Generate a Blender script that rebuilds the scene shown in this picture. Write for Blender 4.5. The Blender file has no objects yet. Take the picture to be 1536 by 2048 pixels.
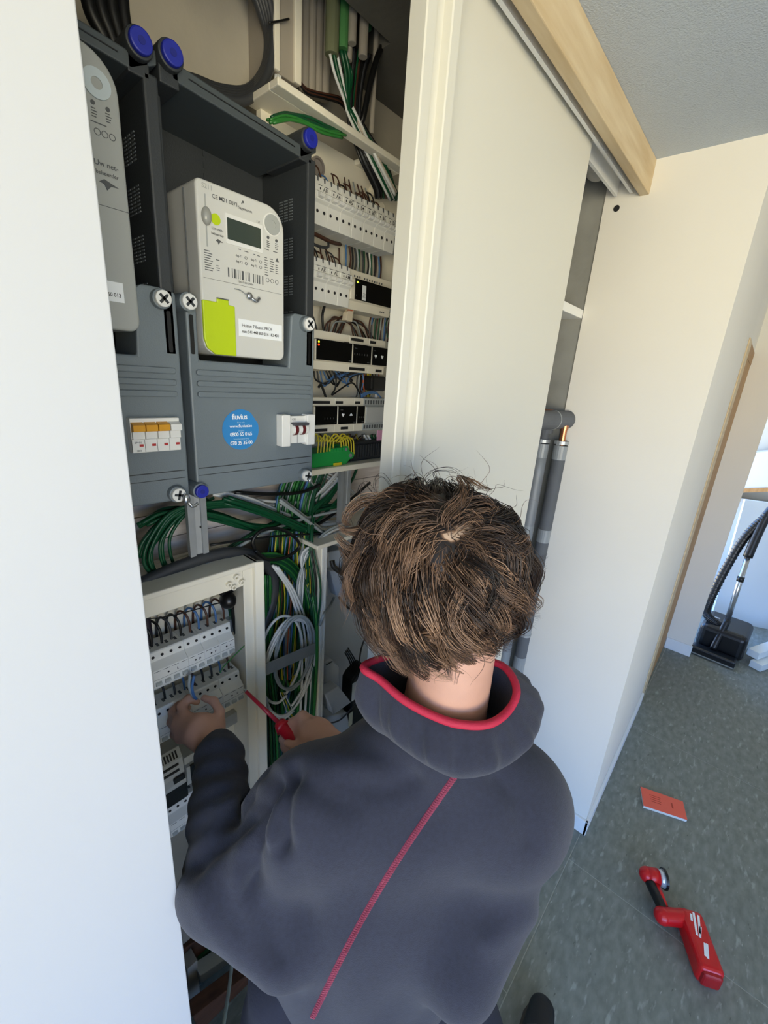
import bpy, bmesh, math, random
import numpy as np
from mathutils import Vector, Matrix
from mathutils.bvhtree import BVHTree
import openvdb

random.seed(7)
RNG = np.random.default_rng(11)
SC = bpy.context.scene
COL = SC.collection

# ------------------------------------------------------------------ camera
F_PX = 852.0                                     # focal length for a 1536 x 2048 frame
_dn = np.array([-193.0, 2705.0, F_PX]); _dn /= np.linalg.norm(_dn)
_ax = np.array([787.0, -212.0, F_PX]); _ax -= _dn * (_ax @ _dn); _ax /= np.linalg.norm(_ax)
_ay = np.cross(_dn, _ax)
if _ay[2] < 0: _ay = -_ay
EYE = Vector((0.0, 0.0, 1.75))
cam = bpy.data.cameras.new('camera'); camo = bpy.data.objects.new('camera', cam); COL.objects.link(camo)
cam.sensor_fit = 'VERTICAL'; cam.sensor_height = 36.0; cam.lens = 36.0 * F_PX / 2048.0
cam.clip_start = 0.02; cam.clip_end = 60
_up = -_dn
M = Matrix(((_ax[0], -_ax[1], -_ax[2]), (_ay[0], -_ay[1], -_ay[2]), (_up[0], -_up[1], -_up[2])))
camo.matrix_world = Matrix.Translation(EYE) @ M.to_4x4()
SC.camera = camo

# ------------------------------------------------------------------ light
SC.view_settings.view_transform = 'Standard'
SC.view_settings.look = 'None'
SC.view_settings.gamma = 1.0
SC.view_settings.use_curve_mapping = False
SC.view_settings.exposure = 0.0
wd = bpy.data.worlds.new('world'); SC.world = wd; wd.use_nodes = True
nt = wd.node_tree; bgn = nt.nodes['Background']
tcw = nt.nodes.new('ShaderNodeTexCoord'); sxyz = nt.nodes.new('ShaderNodeSeparateXYZ'); rmpw = nt.nodes.new('ShaderNodeValToRGB')
mapr = nt.nodes.new('ShaderNodeMapRange'); mapr.inputs[1].default_value = -1; mapr.inputs[2].default_value = 1
nt.links.new(tcw.outputs['Generated'], sxyz.inputs[0]); nt.links.new(sxyz.outputs[2], mapr.inputs[0]); nt.links.new(mapr.outputs[0], rmpw.inputs[0]); nt.links.new(rmpw.outputs[0], bgn.inputs[0])
el = rmpw.color_ramp.elements            # sunlit ground below the horizon, pale to blue sky above it
el[0].position = 0.505; el[0].color = (1.0, 0.90, 0.66, 1)
el[1].position = 0.545; el[1].color = (0.17, 0.44, 1.0, 1)
e_ = el.new(0.85); e_.color = (0.14, 0.38, 1.0, 1)
bgn.inputs[1].default_value = 9.2
def portal(name, loc, rot, sx, sy):
    l = bpy.data.lights.new(name, 'AREA'); l.shape = 'RECTANGLE'; l.size = sx; l.size_y = sy
    l.cycles.is_portal = True
    o = bpy.data.objects.new(name, l); COL.objects.link(o); o.location = loc; o.rotation_euler = rot
    return o
portal('window_portal', (-2.05, -1.55, 1.14), (0, -math.pi/2, 0), 2.1, 2.1)       # daylight window in the left wall
portal('rear_fill_portal', (-1.0, -2.75, 1.2), (math.pi/2, 0, 0), 1.9, 2.2)     # unseen rear opening, added to brighten the cupboard
portal('far_room_portal', (4.25, -3.88, 1.6), (math.pi/2, 0, 0), 0.7, 0.8)  # unseen opening added to light the far room

# ------------------------------------------------------------------ helpers
def ray(px, py):
    r = np.array([px - 768.0, py - 1024.0, F_PX])
    return Vector((float(r @ _ax), float(r @ _ay), float(-(r @ _dn))))
def W(px, py, y):                                # point of the plane Y = y
    r = ray(px, py); return EYE + r * ((y - EYE.y) / r.y)
def Wx(px, py, x):
    r = ray(px, py); return EYE + r * ((x - EYE.x) / r.x)
def Wz(px, py, z):
    r = ray(px, py); return EYE + r * ((z - EYE.z) / r.z)
def proj(p):
    r = np.array(Vector(p) - EYE); c = np.array([r[0]*_ax[i] + r[1]*_ay[i] - r[2]*_dn[i] for i in range(3)])
    return 768 + F_PX*c[0]/c[2], 1024 + F_PX*c[1]/c[2]
def PD(px, py, d):                               # point at distance d along the view axis
    return EYE + ray(px, py) * (d / F_PX)

def lin(c):
    if isinstance(c, str):
        c = [int(c[i:i+2], 16) / 255 for i in (0, 2, 4)]
    return tuple((v / 12.92 if v <= 0.04045 else ((v + 0.055) / 1.055) ** 2.4) for v in c[:3]) + (1.0,)

MATS = {}
def mat(name, color, rough=0.5, metal=0.0, var=0.0, vscale=12.0, bump=0.0, bscale=80.0, emit=None, estr=1.0, spec=None,
        color2=None, stretch=None, sheen=0.0, trans=0.0, detail=6.0):
    if name in MATS: return MATS[name]
    m = bpy.data.materials.new(name); m.use_nodes = True
    nt = m.node_tree; b = nt.nodes['Principled BSDF']
    c = lin(color)
    b.inputs['Base Color'].default_value = c
    b.inputs['Roughness'].default_value = rough; b.inputs['Metallic'].default_value = metal
    if spec is not None: b.inputs['Specular IOR Level'].default_value = spec
    if sheen: b.inputs['Sheen Weight'].default_value = sheen; b.inputs['Sheen Roughness'].default_value = 0.6
    if trans: b.inputs['Transmission Weight'].default_value = trans
    if emit: b.inputs['Emission Color'].default_value = lin(emit); b.inputs['Emission Strength'].default_value = estr
    if var or bump:
        tc = nt.nodes.new('ShaderNodeTexCoord'); mp = nt.nodes.new('ShaderNodeMapping')
        nt.links.new(tc.outputs['Object'], mp.inputs[0])
        if stretch: mp.inputs['Scale'].default_value = stretch
    if var:
        n = nt.nodes.new('ShaderNodeTexNoise'); n.inputs['Scale'].default_value = vscale; n.inputs['Detail'].default_value = detail
        nt.links.new(mp.outputs[0], n.inputs['Vector'])
        rmp = nt.nodes.new('ShaderNodeValToRGB'); nt.links.new(n.outputs[0], rmp.inputs[0])
        c2 = lin(color2) if color2 else tuple(v * (1 - var) for v in c[:3]) + (1,)
        rmp.color_ramp.elements[0].position = 0.3; rmp.color_ramp.elements[1].position = 0.7
        rmp.color_ramp.elements[0].color = c2; rmp.color_ramp.elements[1].color = c
        nt.links.new(rmp.outputs[0], b.inputs['Base Color'])
    if bump:
        n2 = nt.nodes.new('ShaderNodeTexNoise'); n2.inputs['Scale'].default_value = bscale; n2.inputs['Detail'].default_value = 4
        nt.links.new(mp.outputs[0], n2.inputs['Vector'])
        bp = nt.nodes.new('ShaderNodeBump'); bp.inputs['Strength'].default_value = bump; bp.inputs['Distance'].default_value = 0.004
        nt.links.new(n2.outputs[0], bp.inputs['Height']); nt.links.new(bp.outputs[0], b.inputs['Normal'])
    MATS[name] = m
    return m

class MB:
    """collects geometry for ONE mesh object"""
    def __init__(s): s.v = []; s.f = []
    def add(s, vs, fs):
        o = len(s.v); s.v += [tuple(v) for v in vs]; s.f += [tuple(i + o for i in f) for f in fs]; return s
    def box(s, x0, x1, y0, y1, z0, z1):
        return s.add([(x0,y0,z0),(x1,y0,z0),(x1,y1,z0),(x0,y1,z0),(x0,y0,z1),(x1,y0,z1),(x1,y1,z1),(x0,y1,z1)],
                     [(0,3,2,1),(4,5,6,7),(0,1,5,4),(1,2,6,5),(2,3,7,6),(3,0,4,7)])
    def obox(s, c, ax, ay, az, hx, hy, hz):      # oriented box
        c = Vector(c); vs = []
        for dz in (-1, 1):
            for dx, dy in ((-1,-1),(1,-1),(1,1),(-1,1)):
                vs.append(c + ax*(hx*dx) + ay*(hy*dy) + az*(hz*dz))
        return s.add(vs, [(0,3,2,1),(4,5,6,7),(0,1,5,4),(1,2,6,5),(2,3,7,6),(3,0,4,7)])
    def prism(s, pts, a, b, axis=1):             # polygon pts (two coords) extruded along axis from a to b
        def mk(p, t):
            if axis == 0: return (t, p[0], p[1])
            if axis == 1: return (p[0], t, p[1])
            return (p[0], p[1], t)
        n = len(pts)
        vs = [mk(p, a) for p in pts] + [mk(p, b) for p in pts]
        fs = [tuple(range(n)), tuple(range(2*n-1, n-1, -1))] + [(i, i+n, (i+1) % n + n, (i+1) % n) for i in range(n)]
        return s.add(vs, fs)
    def cyl(s, a, b, r0, r1=None, n=20):
        a = Vector(a); b = Vector(b); r1 = r0 if r1 is None else r1
        w = (b - a).normalized(); u = w.orthogonal().normalized(); t = w.cross(u)
        vs = [];
        for p, r in ((a, r0), (b, r1)):
            for i in range(n):
                th = 2*math.pi*i/n; vs.append(p + (u*math.cos(th) + t*math.sin(th))*r)
        return s.add(vs, [tuple(range(n))[::-1], tuple(range(n, 2*n))] + [(i, (i+1) % n, (i+1) % n + n, i+n) for i in range(n)])
    def ring(s, a, b, ri, ro, n=28):
        a = Vector(a); b = Vector(b); w = (b-a).normalized(); u = w.orthogonal().normalized(); t = w.cross(u)
        vs = []
        for p, r in ((a, ri), (a, ro), (b, ro), (b, ri)):
            for i in range(n):
                th = 2*math.pi*i/n; vs.append(p + (u*math.cos(th) + t*math.sin(th))*r)
        fs = []
        for k in range(4):
            for i in range(n):
                fs.append((k*n+i, k*n+(i+1) % n, ((k+1) % 4)*n+(i+1) % n, ((k+1) % 4)*n+i))
        return s.add(vs, fs)
    def tube(s, pts, r, n=7, sub=6, closed=False, r2=None, cap=True):
        P = smooth_path(pts, sub, closed); m = len(P)
        vs = []; nrm = None
        for i, p in enumerate(P):
            if closed: t = (P[(i+1) % m] - P[i-1])
            else: t = P[min(i+1, m-1)] - P[max(i-1, 0)]
            if t.length < 1e-9: t = Vector((0, 0, 1))
            t.normalize()
            if nrm is None: nrm = t.orthogonal().normalized()
            nrm = nrm - t * nrm.dot(t)
            if nrm.length < 1e-6: nrm = t.orthogonal()
            nrm.normalize(); bn = t.cross(nrm)
            rr = r if r2 is None else r + (r2 - r) * i / max(1, m-1)
            for k in range(n):
                a = 2*math.pi*k/n; vs.append(p + (nrm*math.cos(a) + bn*math.sin(a))*rr)
        fs = []
        for i in range(m if closed else m-1):
            j = (i+1) % m
            for k in range(n):
                fs.append((i*n+k, i*n+(k+1) % n, j*n+(k+1) % n, j*n+k))
        if cap and not closed:
            fs.append(tuple(range(n))[::-1]); fs.append(tuple(range((m-1)*n, m*n)))
        return s.add(vs, fs)
    def ball(s, c, rx, ry=None, rz=None, nu=16, nv=10):
        ry = rx if ry is None else ry; rz = rx if rz is None else rz; c = Vector(c)
        vs = [c + Vector((0, 0, rz))]
        for j in range(1, nv):
            ph = math.pi*j/nv
            for i in range(nu):
                th = 2*math.pi*i/nu
                vs.append(c + Vector((rx*math.sin(ph)*math.cos(th), ry*math.sin(ph)*math.sin(th), rz*math.cos(ph))))
        vs.append(c - Vector((0, 0, rz)))
        fs = [(0, 1+i, 1+(i+1) % nu) for i in range(nu)]
        for j in range(nv-2):
            for i in range(nu):
                a = 1+j*nu; b = a+nu; fs.append((a+i, b+i, b+(i+1) % nu, a+(i+1) % nu))
        l = len(vs)-1; a = 1+(nv-2)*nu
        fs += [(a+(i+1) % nu, a+i, l) for i in range(nu)]
        return s.add(vs, fs)
    def text(s, body, size, origin, ax, az, thick=0.0004, align='CENTER', space=1.0, squash=1.0):
        vs, fs = text_geo(body, align, space)
        ax = Vector(ax); az = Vector(az); nrm = ax.cross(az)
        o = Vector(origin)
        return s.add([o + ax*(v[0]*size*squash) + az*(v[1]*size) + nrm*(thick) for v in vs], fs)
    def build(s, name, m, parent=None, smooth=False, bevel=0.0, seg=2, mods=()):
        me = bpy.data.meshes.new(name); me.from_pydata(s.v, [], s.f); me.update()
        bm = bmesh.new(); bm.from_mesh(me); bmesh.ops.recalc_face_normals(bm, faces=bm.faces); bm.to_mesh(me); bm.free()
        me.materials.append(m)
        if smooth: me.polygons.foreach_set('use_smooth', [True]*len(me.polygons))
        o = bpy.data.objects.new(name, me); COL.objects.link(o)
        if parent is not None: o.parent = parent; o.matrix_parent_inverse = Matrix.Translation(parent.location).inverted() if parent.type == 'EMPTY' else Matrix.Identity(4)
        if bevel:
            b = o.modifiers.new('bevel', 'BEVEL'); b.width = bevel; b.segments = seg; b.limit_method = 'ANGLE'; b.angle_limit = 0.6
        return o

_tc = {}
def text_geo(body, align, space):
    k = (body, align, space)
    if k in _tc: return _tc[k]
    cu = bpy.data.curves.new('t', 'FONT'); cu.body = body; cu.align_x = align; cu.align_y = 'CENTER'; cu.space_character = space
    cu.resolution_u = 3; cu.offset = 0.012
    o = bpy.data.objects.new('t', cu)
    me = o.to_mesh()
    vs = [tuple(v.co) for v in me.vertices]; fs = [tuple(p.vertices) for p in me.polygons]
    o.to_mesh_clear(); bpy.data.objects.remove(o); bpy.data.curves.remove(cu)
    _tc[k] = (vs, fs)
    return _tc[k]

def smooth_path(pts, sub, closed=False):
    P = [Vector(p) for p in pts]
    if sub <= 1 or len(P) < 3: return P
    out = []; n = len(P)
    for i in range(n if closed else n-1):
        p1 = P[i]; p2 = P[(i+1) % n]
        p0 = P[i-1] if (closed or i > 0) else p1*2-p2
        p3 = P[(i+2) % n] if (closed or i+2 < n) else p2*2-p1
        for k in range(sub):
            t = k/sub
            out.append(0.5*((2*p1) + (p2-p0)*t + (2*p0-5*p1+4*p2-p3)*t*t + (3*p1-p0-3*p2+p3)*t*t*t))
    if not closed: out.append(P[-1])
    return out

def tag(o, label=None, cat=None, group=None, kind=None):
    if label: o['label'] = label
    if cat: o['category'] = cat
    if group: o['group'] = group
    if kind: o['kind'] = kind
    return o
def thing(name, loc, label, cat, group=None):
    o = bpy.data.objects.new(name, None); COL.objects.link(o); o.location = loc; o.empty_display_size = 0.05
    return tag(o, label, cat, group)
def struct(o, label=None, cat=None): return tag(o, label, cat, kind='structure')
def copy_tree(o, delta, label=None, group=None):
    r = o.copy(); COL.objects.link(r); r.location = Vector(o.location) + Vector(delta)
    if label: r['label'] = label
    if group: r['group'] = group
    for ch in o.children:
        c = ch.copy(); COL.objects.link(c); c.parent = r
        for g in ch.children:
            d = g.copy(); COL.objects.link(d); d.parent = c
    return r
def rrect(x0, x1, z0, z1, r, n=6):               # rounded rectangle; r = (bottom-left, bottom-right, top-right, top-left)
    if not isinstance(r, (tuple, list)): r = (r,)*4
    cs = [(x0+r[0], z0+r[0], r[0], 180), (x1-r[1], z0+r[1], r[1], 270), (x1-r[2], z1-r[2], r[2], 0), (x0+r[3], z1-r[3], r[3], 90)]
    out = []
    for cx, cz, rr, a0 in cs:
        for k in range(n+1):
            a = math.radians(a0 + 90*k/n); out.append((cx+rr*math.cos(a), cz+rr*math.sin(a)))
    return out
X3 = Vector((1, 0, 0)); Y3 = Vector((0, 1, 0)); Z3 = Vector((0, 0, 1))

# ------------------------------------------------------------------ materials
m_paint = mat('wall_paint', 'e8e4da', 0.85, var=0.03, vscale=3, bump=0.05, bscale=160)
m_door = mat('door_lacquer', 'd9d7cc', 0.42, var=0.015, vscale=2)
m_ceil = mat('ceiling_plaster', 'c0c8cf', 0.95, bump=0.5, bscale=260)
m_conc = mat('raw_concrete', '9a9a94', 0.95, var=0.35, vscale=5, bump=0.3, bscale=60)
m_plaster = mat('rough_plaster', 'b9b2a2', 0.95, var=0.2, vscale=6, bump=0.25, bscale=50)
m_wood = mat('raw_pine', 'd8c6a4', 0.6, var=1, color2='c3aa82', vscale=5, stretch=(1.0, 9, 9), bump=0.08)
m_woodd = mat('brown_wood', 'b98f5f', 0.6, var=1, color2='96703f', vscale=6, stretch=(8, 8, 1))
m_base = mat('baseboard_white', 'e6e9ea', 0.5)
m_tile = mat('floor_tile_grey', '858a83', 0.5, var=1, color2='6b7069', vscale=22, stretch=(1, 2.0, 1), bump=0.12, bscale=30, detail=9)
def tile_specks(m):                              # pale flakes and a few dark pits in the stone-look tile
    nt = m.node_tree; b = nt.nodes['Principled BSDF']; src = b.inputs['Base Color'].links[0].from_socket
    tc = nt.nodes.new('ShaderNodeTexCoord'); mp = nt.nodes.new('ShaderNodeMapping'); nt.links.new(tc.outputs['Object'], mp.inputs[0])
    mp.inputs['Rotation'].default_value = (0, 0, 0.6); mp.inputs['Scale'].default_value = (1.0, 3.2, 1.0)
    for sc, lo, hi, c, f in ((16, .60, .70, 'aab0aa', .55), (34, .68, .73, 'b9beb8', .5), (21, .70, .74, '474b46', .75)):
        n = nt.nodes.new('ShaderNodeTexNoise'); n.inputs['Scale'].default_value = sc; n.inputs['Detail'].default_value = 3; nt.links.new(mp.outputs[0], n.inputs['Vector'])
        r = nt.nodes.new('ShaderNodeMapRange'); r.inputs[1].default_value = lo; r.inputs[2].default_value = hi; r.inputs[4].default_value = f; nt.links.new(n.outputs[0], r.inputs[0])
        mx = nt.nodes.new('ShaderNodeMixRGB'); nt.links.new(r.outputs[0], mx.inputs[0]); nt.links.new(src, mx.inputs[1]); mx.inputs[2].default_value = lin(c)
        src = mx.outputs[0]
    nt.links.new(src, b.inputs['Base Color'])
tile_specks(m_tile)
m_grout = mat('grout', 'a9aca5', 0.9)
m_boxg = mat('meter_box_grey', '717b81', 0.42, bump=0.15, bscale=500)
m_boxd = mat('meter_box_dark', '33373a', 0.5, bump=0.1, bscale=400)
m_black = mat('black_plastic', '0e0f11', 0.35)
m_gblack = mat('glossy_black', '050506', 0.12)
m_blue = mat('blue_cap', '1f2a9c', 0.45)
m_white = mat('white_plastic', 'e6e6e2', 0.4)
m_cream = mat('cream_plastic', 'f0ead8', 0.45, var=0.04, vscale=5)
m_mcb = mat('breaker_white', 'eaeae4', 0.45)
m_mcbg = mat('breaker_grey', 'b3b8b6', 0.45)
m_meter = mat('meter_case', 'd3d3cd', 0.45)
m_meter2 = mat('meter_case_grey', 'a9aca8', 0.45)
m_lcd = mat('lcd_glass', '39433a', 0.15)
m_lime = mat('lime_patch', 'bfd60a', 0.45)
m_ink = mat('grey_ink', '55585a', 0.7)
m_ink2 = mat('black_ink', '1b1b1c', 0.7)
m_steel = mat('galvanised_steel', 'b4b8ba', 0.42, metal=0.55, var=0.12, vscale=40)
m_silver = mat('seal_metal', 'c9cbcc', 0.25, metal=0.9)
m_sticker = mat('blue_sticker', '2f86c8', 0.5)
m_stkw = mat('white_print', 'f2f6f8', 0.6)
m_green = mat('green_sheath', '0b4a2c', 0.4)
m_green2 = mat('bright_green_sheath', '2f7a34', 0.4)
m_terminal = mat('green_terminal', '23a04a', 0.4)
m_yg = mat('yellow_wire', 'c9b92e', 0.4)
m_wcab = mat('white_sheath', 'd9dbd9', 0.4)
m_gcab = mat('grey_sheath', '9ba3a4', 0.4)
m_dgcab = mat('dark_grey_sheath', '3a3c3f', 0.45)
m_bcab = mat('black_sheath', '121314', 0.4)
m_brown = mat('brown_wire', '4a2c20', 0.4)
m_bluew = mat('blue_wire', '4a74a8', 0.4)
m_orange = mat('orange_wire', 'b8542c', 0.4)
m_conduit = mat('grey_conduit', 'a39b8e', 0.6)
m_gconduit = mat('green_conduit', '4f8a4f', 0.5)
m_panelgrey = mat('light_panel', 'c9cfd3', 0.6)
# ------------------------------------------------------------------ setting
XE = 1.60
fl = struct(MB().box(-3.2, 6.2, -4.2, 1.1, -0.06, -0.0012).build('floor', m_grout))
J = 0.0016
ys = [-2.775, -1.795, -0.815, 0.165, 1.1]
xs = [-1.49 + 0.98*k for k in range(-1, 8)]
for j in range(4):
    for i in range(len(xs)-1):
        off = 0.0 if j < 3 else 0.45
        x0, x1 = xs[i]+off, xs[i+1]+off
        MB().box(x0+J, x1-J, ys[j]+J, ys[j+1]-J, -0.01, 0.0).build('floor_tile', m_tile, fl, bevel=0.0005, seg=1)
c = MB().box(-3.2, XE+.3, -4.2, 0.47, 2.405, 2.52).box(XE+.3, 6.2, -4.2, 1.1, 2.405, 2.52)
struct(c.build('ceiling', m_ceil))
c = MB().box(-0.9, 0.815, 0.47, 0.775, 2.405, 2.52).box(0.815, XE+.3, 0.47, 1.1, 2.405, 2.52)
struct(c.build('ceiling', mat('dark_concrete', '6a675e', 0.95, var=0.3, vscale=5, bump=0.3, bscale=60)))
struct(MB().box(-0.9, 0.815, 0.765, 0.775, 2.52, 3.0).box(-0.9, 1.0, 0.765, 1.1, 3.0, 3.1).box(0.815, 0.83, 0.765, 1.1, 2.52, 3.0).box(-0.9, -0.88, 0.765, 1.1, 2.3, 3.0).build('wall_shaft', m_conc))
# room behind the photographer with a tall window on the left
struct(MB().box(-2.2, -2.0, -2.7, -2.6, 0, 2.405).box(-2.2, -2.0, -0.5, 0.46, 0, 2.405).box(-2.2, -2.0, -2.6, -0.5, 2.2, 2.405).box(-2.2, -2.0, -2.6, -0.5, 0, 0.09).build('wall_left', m_paint))
struct(MB().box(-2.2, -1.95, -2.85, -2.7, 0, 2.405).box(-0.05, 3.7, -2.85, -2.7, 0, 2.405).box(-1.95, -0.05, -2.85, -2.7, 0, 0.1).box(-1.95, -0.05, -2.85, -2.7, 2.3, 2.405).box(3.55, 3.7, -3.95, -2.85, 0, 2.405).box(3.7, 3.9, -4.0, -3.85, 0, 2.405).box(4.6, 6.2, -4.0, -3.85, 0, 2.405).box(3.9, 4.6, -4.0, -3.85, 0, 1.2).box(3.9, 4.6, -4.0, -3.85, 2.0, 2.405).build('wall_behind', m_paint))  # rear and far-room openings are added to let light in
struct(MB().box(-2.2, -0.95, 0.46, 0.60, 0, 2.405).build('wall_front', m_paint))
struct(MB().box(-3.2, 1.60, 0.925, 1.1, 0, 3.0).build('wall_back', m_plaster))
struct(MB().box(-0.75, -0.70, 0.52, 0.925, 0, 2.405).build('wall_cupboard', m_plaster))
# end wall of the cupboard: painted in front, raw concrete inside the cupboard
def ysk(x): return 0.16 + 0.0125*(x-XE)           # the corridor wall runs slightly off the cupboard's line
we = struct(MB().prism([(XE, 0.16), (3.48, ysk(3.48)), (3.48, 0.561), (XE, 0.561)], 0, 2.405, axis=2).build('wall_right', m_paint))
MB().cyl((XE-0.0012, 0.521, 2.297), (XE+0.004, 0.521, 2.297), 0.009, n=14).build('drill_hole', m_ink2, we)
struct(MB().box(XE+0.004, 3.48, 0.561, 1.1, 0, 2.405).build('wall_niche', m_conc))
b = MB().box(XE-0.012, XE, 0.148, 0.46, 0, 0.07).prism([(XE-0.012, 0.148), (2.67, ysk(2.67)-0.012), (2.67, ysk(2.67)), (XE-0.012, 0.16)], 0, 0.07, axis=2)
struct(b.build('baseboard_right', m_base, bevel=0.002))
# wooden door and frame at the end of the corridor wall
t = struct(MB().prism([(2.67, ysk(2.67)-0.006), (2.87, ysk(2.87)-0.006), (2.87, ysk(2.87)), (2.67, ysk(2.67))], 0, 2.04, axis=2).build('door_3', m_wood, bevel=0.002))
MB().prism([(2.87, ysk(2.87)-0.002), (3.478, ysk(3.478)-0.002), (3.478, ysk(3.478)), (2.87, ysk(2.87))], 0.0, 1.97, axis=2).build('door_leaf', m_woodd, t)
MB().prism([(2.87, ysk(2.87)-0.004), (3.478, ysk(3.478)-0.004), (3.478, ysk(3.478)), (2.87, ysk(2.87))], 1.97, 2.04, axis=2).build('lintel', m_woodd, t)
struct(MB().box(3.48, 3.58, 0.026, 0.6, 0, 2.405).build('wall_corridor', m_paint))
struct(MB().box(3.468, 3.48, 0.02, 0.178, 0, 0.085).build('baseboard_corridor', m_base, bevel=0.002))
struct(MB().box(5.0, 5.1, -3.9, 1.1, 0, 2.405).build('wall_far', mat('far_wall', 'b9bcb8', 0.9)))
st = struct(MB().prism([(-1.6, 1.5), (0.5, 0.92), (0.5, 1.22), (-1.6, 1.86)], 4.80, 4.98, axis=0).build('trim_3', m_panelgrey))
MB().prism([(-1.6, 1.465), (0.5, 0.885), (0.5, 0.92), (-1.6, 1.5)], 4.78, 4.98, axis=0).build('edge_strip', m_woodd, st)
# ceiling batten and the sliding door track behind it
struct(MB().box(-3.2, XE, 0.436, 0.462, 2.318, 2.405).build('trim_1', m_wood, bevel=0.002))
k = MB().box(-3.2, 1.585, 0.478, 0.486, 2.325, 2.405).box(-3.2, 1.585, 0.478, 0.53, 2.365, 2.375).box(-3.2, 1.585, 0.522, 0.53, 2.325, 2.375)
struct(k.build('trim_2', m_white))
mbp = MB()
for i in range(5):
    a = 1.28 + 0.06*i
    mbp.ball((a, 0.565+0.012*math.sin(i*2.1), 2.385), 0.05, 0.03, 0.035+0.008*math.cos(i))
struct(mbp.build('trim_4', mat('white_filler', 'c6c4bd', 0.9), smooth=True))
# pale board fixed to the back wall behind the cables
bb = thing('backing_board', (0.6, 0.915, 1.33), 'pale pinkish wood grained backing board behind the swept cables', 'board')
m_bb = mat('backing_wood', 'efe6de', 0.75, var=1, color2='d3c5ba', vscale=5, stretch=(1.2, 10, 22))
for i in range(4): MB().box(0.10, 1.05, 0.905, 0.918, 1.335+0.056*i, 1.3895+0.056*i).build('board_strip', m_bb, bb, bevel=0.001)
# sliding doors
dl = struct(MB().box(-0.95, 0.1468, 0.470, 0.488, 0.012, 2.345).build('door_1', mat('door_white', 'cbcdcf', 0.5), bevel=0.0012))
YD = 0.497
dr = struct(MB().box(0.634, 1.258, YD, YD+0.016, 0.012, 2.36).build('door_2', m_door, bevel=0.001))
pr = [(0.5635, 0.006), (0.5635, -0.022), (0.5655, -0.024), (0.5835, -0.024), (0.5855, -0.022), (0.5855, -0.012), (0.594, -0.0085), (0.606, -0.0075),
      (0.616, -0.011), (0.6175, -0.024), (0.6195, -0.026), (0.6375, -0.026), (0.6395, -0.024), (0.6395, 0.006)]
MB().prism([(x, YD+y) for x, y in pr], 0.012, 2.36, axis=2).build('edge_profile', m_door, dr)
# shelf between the concrete and the painted wall
sh = MB().box(1.20, XE+0.003, 0.563, 0.92, 1.985, 2.012)
tag(sh.build('shelf', m_white, bevel=0.002), 'white shelf board fixed across the cupboard beside the end wall', 'shelf')

# ------------------------------------------------------------------ insulated pipes
m_ins = mat('pipe_insulation', '5d6064', 0.75, var=0.15, vscale=14, bump=0.15, bscale=90)
m_ins2 = mat('pipe_insulation_smooth', '85898c', 0.4, var=0.1, vscale=10)
m_tape = mat('grey_tape', '8d9294', 0.35)
m_copper = mat('copper', 'c98663', 0.28, metal=0.9)
def pipe(name, x, y, z1, r, label, m, copper):
    t = thing(name, (x, y, 0.45), label, 'pipe', None)
    mb = MB().tube([(x, y, 0.45), (x, y, 0.9), (x, y, 1.2), (x, y, z1)], r, n=20, sub=3); mb.build('insulation', m, t, smooth=True)
    for z in ((0.62, 0.07), (0.80, 0.03), (1.20, 0.05), (z1-0.05, 0.05)):
        MB().cyl((x, y, z[0]), (x, y, z[0]+z[1]), r*1.02, n=20).build('tape_band', m_tape, t, smooth=False)
    MB().ring((x, y, 0.79), (x, y, 0.80), r*0.9, r*1.08).build('clamp', m_steel, t)
    MB().ring((x, y, z1+0.004), (x, y, z1+0.016), r*0.75, r*1.05).box(x-r*1.5, x-r, y-0.005, y+0.005, z1+0.002, z1+0.018).box(x+r, x+r*1.4, y-0.005, y+0.005, z1+0.002, z1+0.018).build('clamp', m_steel, t)
    if copper:
        MB().tube([(x, y, z1-0.01), (x, y, z1+0.05), (x, y+0.005, z1+0.085), (x, y+0.03, z1+0.105), (x, y+0.09, z1+0.108)], 0.011, n=14).build('copper_elbow', m_copper, t, smooth=True)
        MB().cyl((x, y, z1+0.055), (x, y, z1+0.07), 0.0135, n=14).build('solder_joint', m_copper, t)
    else:
        MB().cyl((x, y, z1+0.016), (x, y, z1+0.06), r*0.75, n=18).build('neck', m_ins, t)
    return t
pipe('insulated_pipe', 1.552, 0.534, 1.565, 0.0235, 'dark grey insulated riser with copper elbow, nearest the painted end wall', m_ins, True)
pipe('insulated_pipe', 1.545, 0.598, 1.563, 0.0235, 'smooth grey insulated riser behind the one with the copper elbow', m_ins2, False)
t = thing('insulated_pipe', (1.50, 0.56, 1.66), 'short horizontal grey insulated pipe with mitred end above the risers', 'pipe')
mb = MB(); n = 20; R_ = 0.032; cy, cz = 0.0, 0.0
mb.cyl((1.28, 0.60, 1.652), (1.592, 0.545, 1.652), R_, n=22).build('insulation', m_ins, t, smooth=False)
MB().cyl((1.545, 0.598, 1.60), (1.545, 0.598, 1.652), R_*0.9, n=22).build('elbow', m_ins, t)
MB().cyl((1.50, 0.561, 1.652), (1.505, 0.560, 1.652), R_*1.03, n=22).build('tape_band', m_tape, t)

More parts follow.
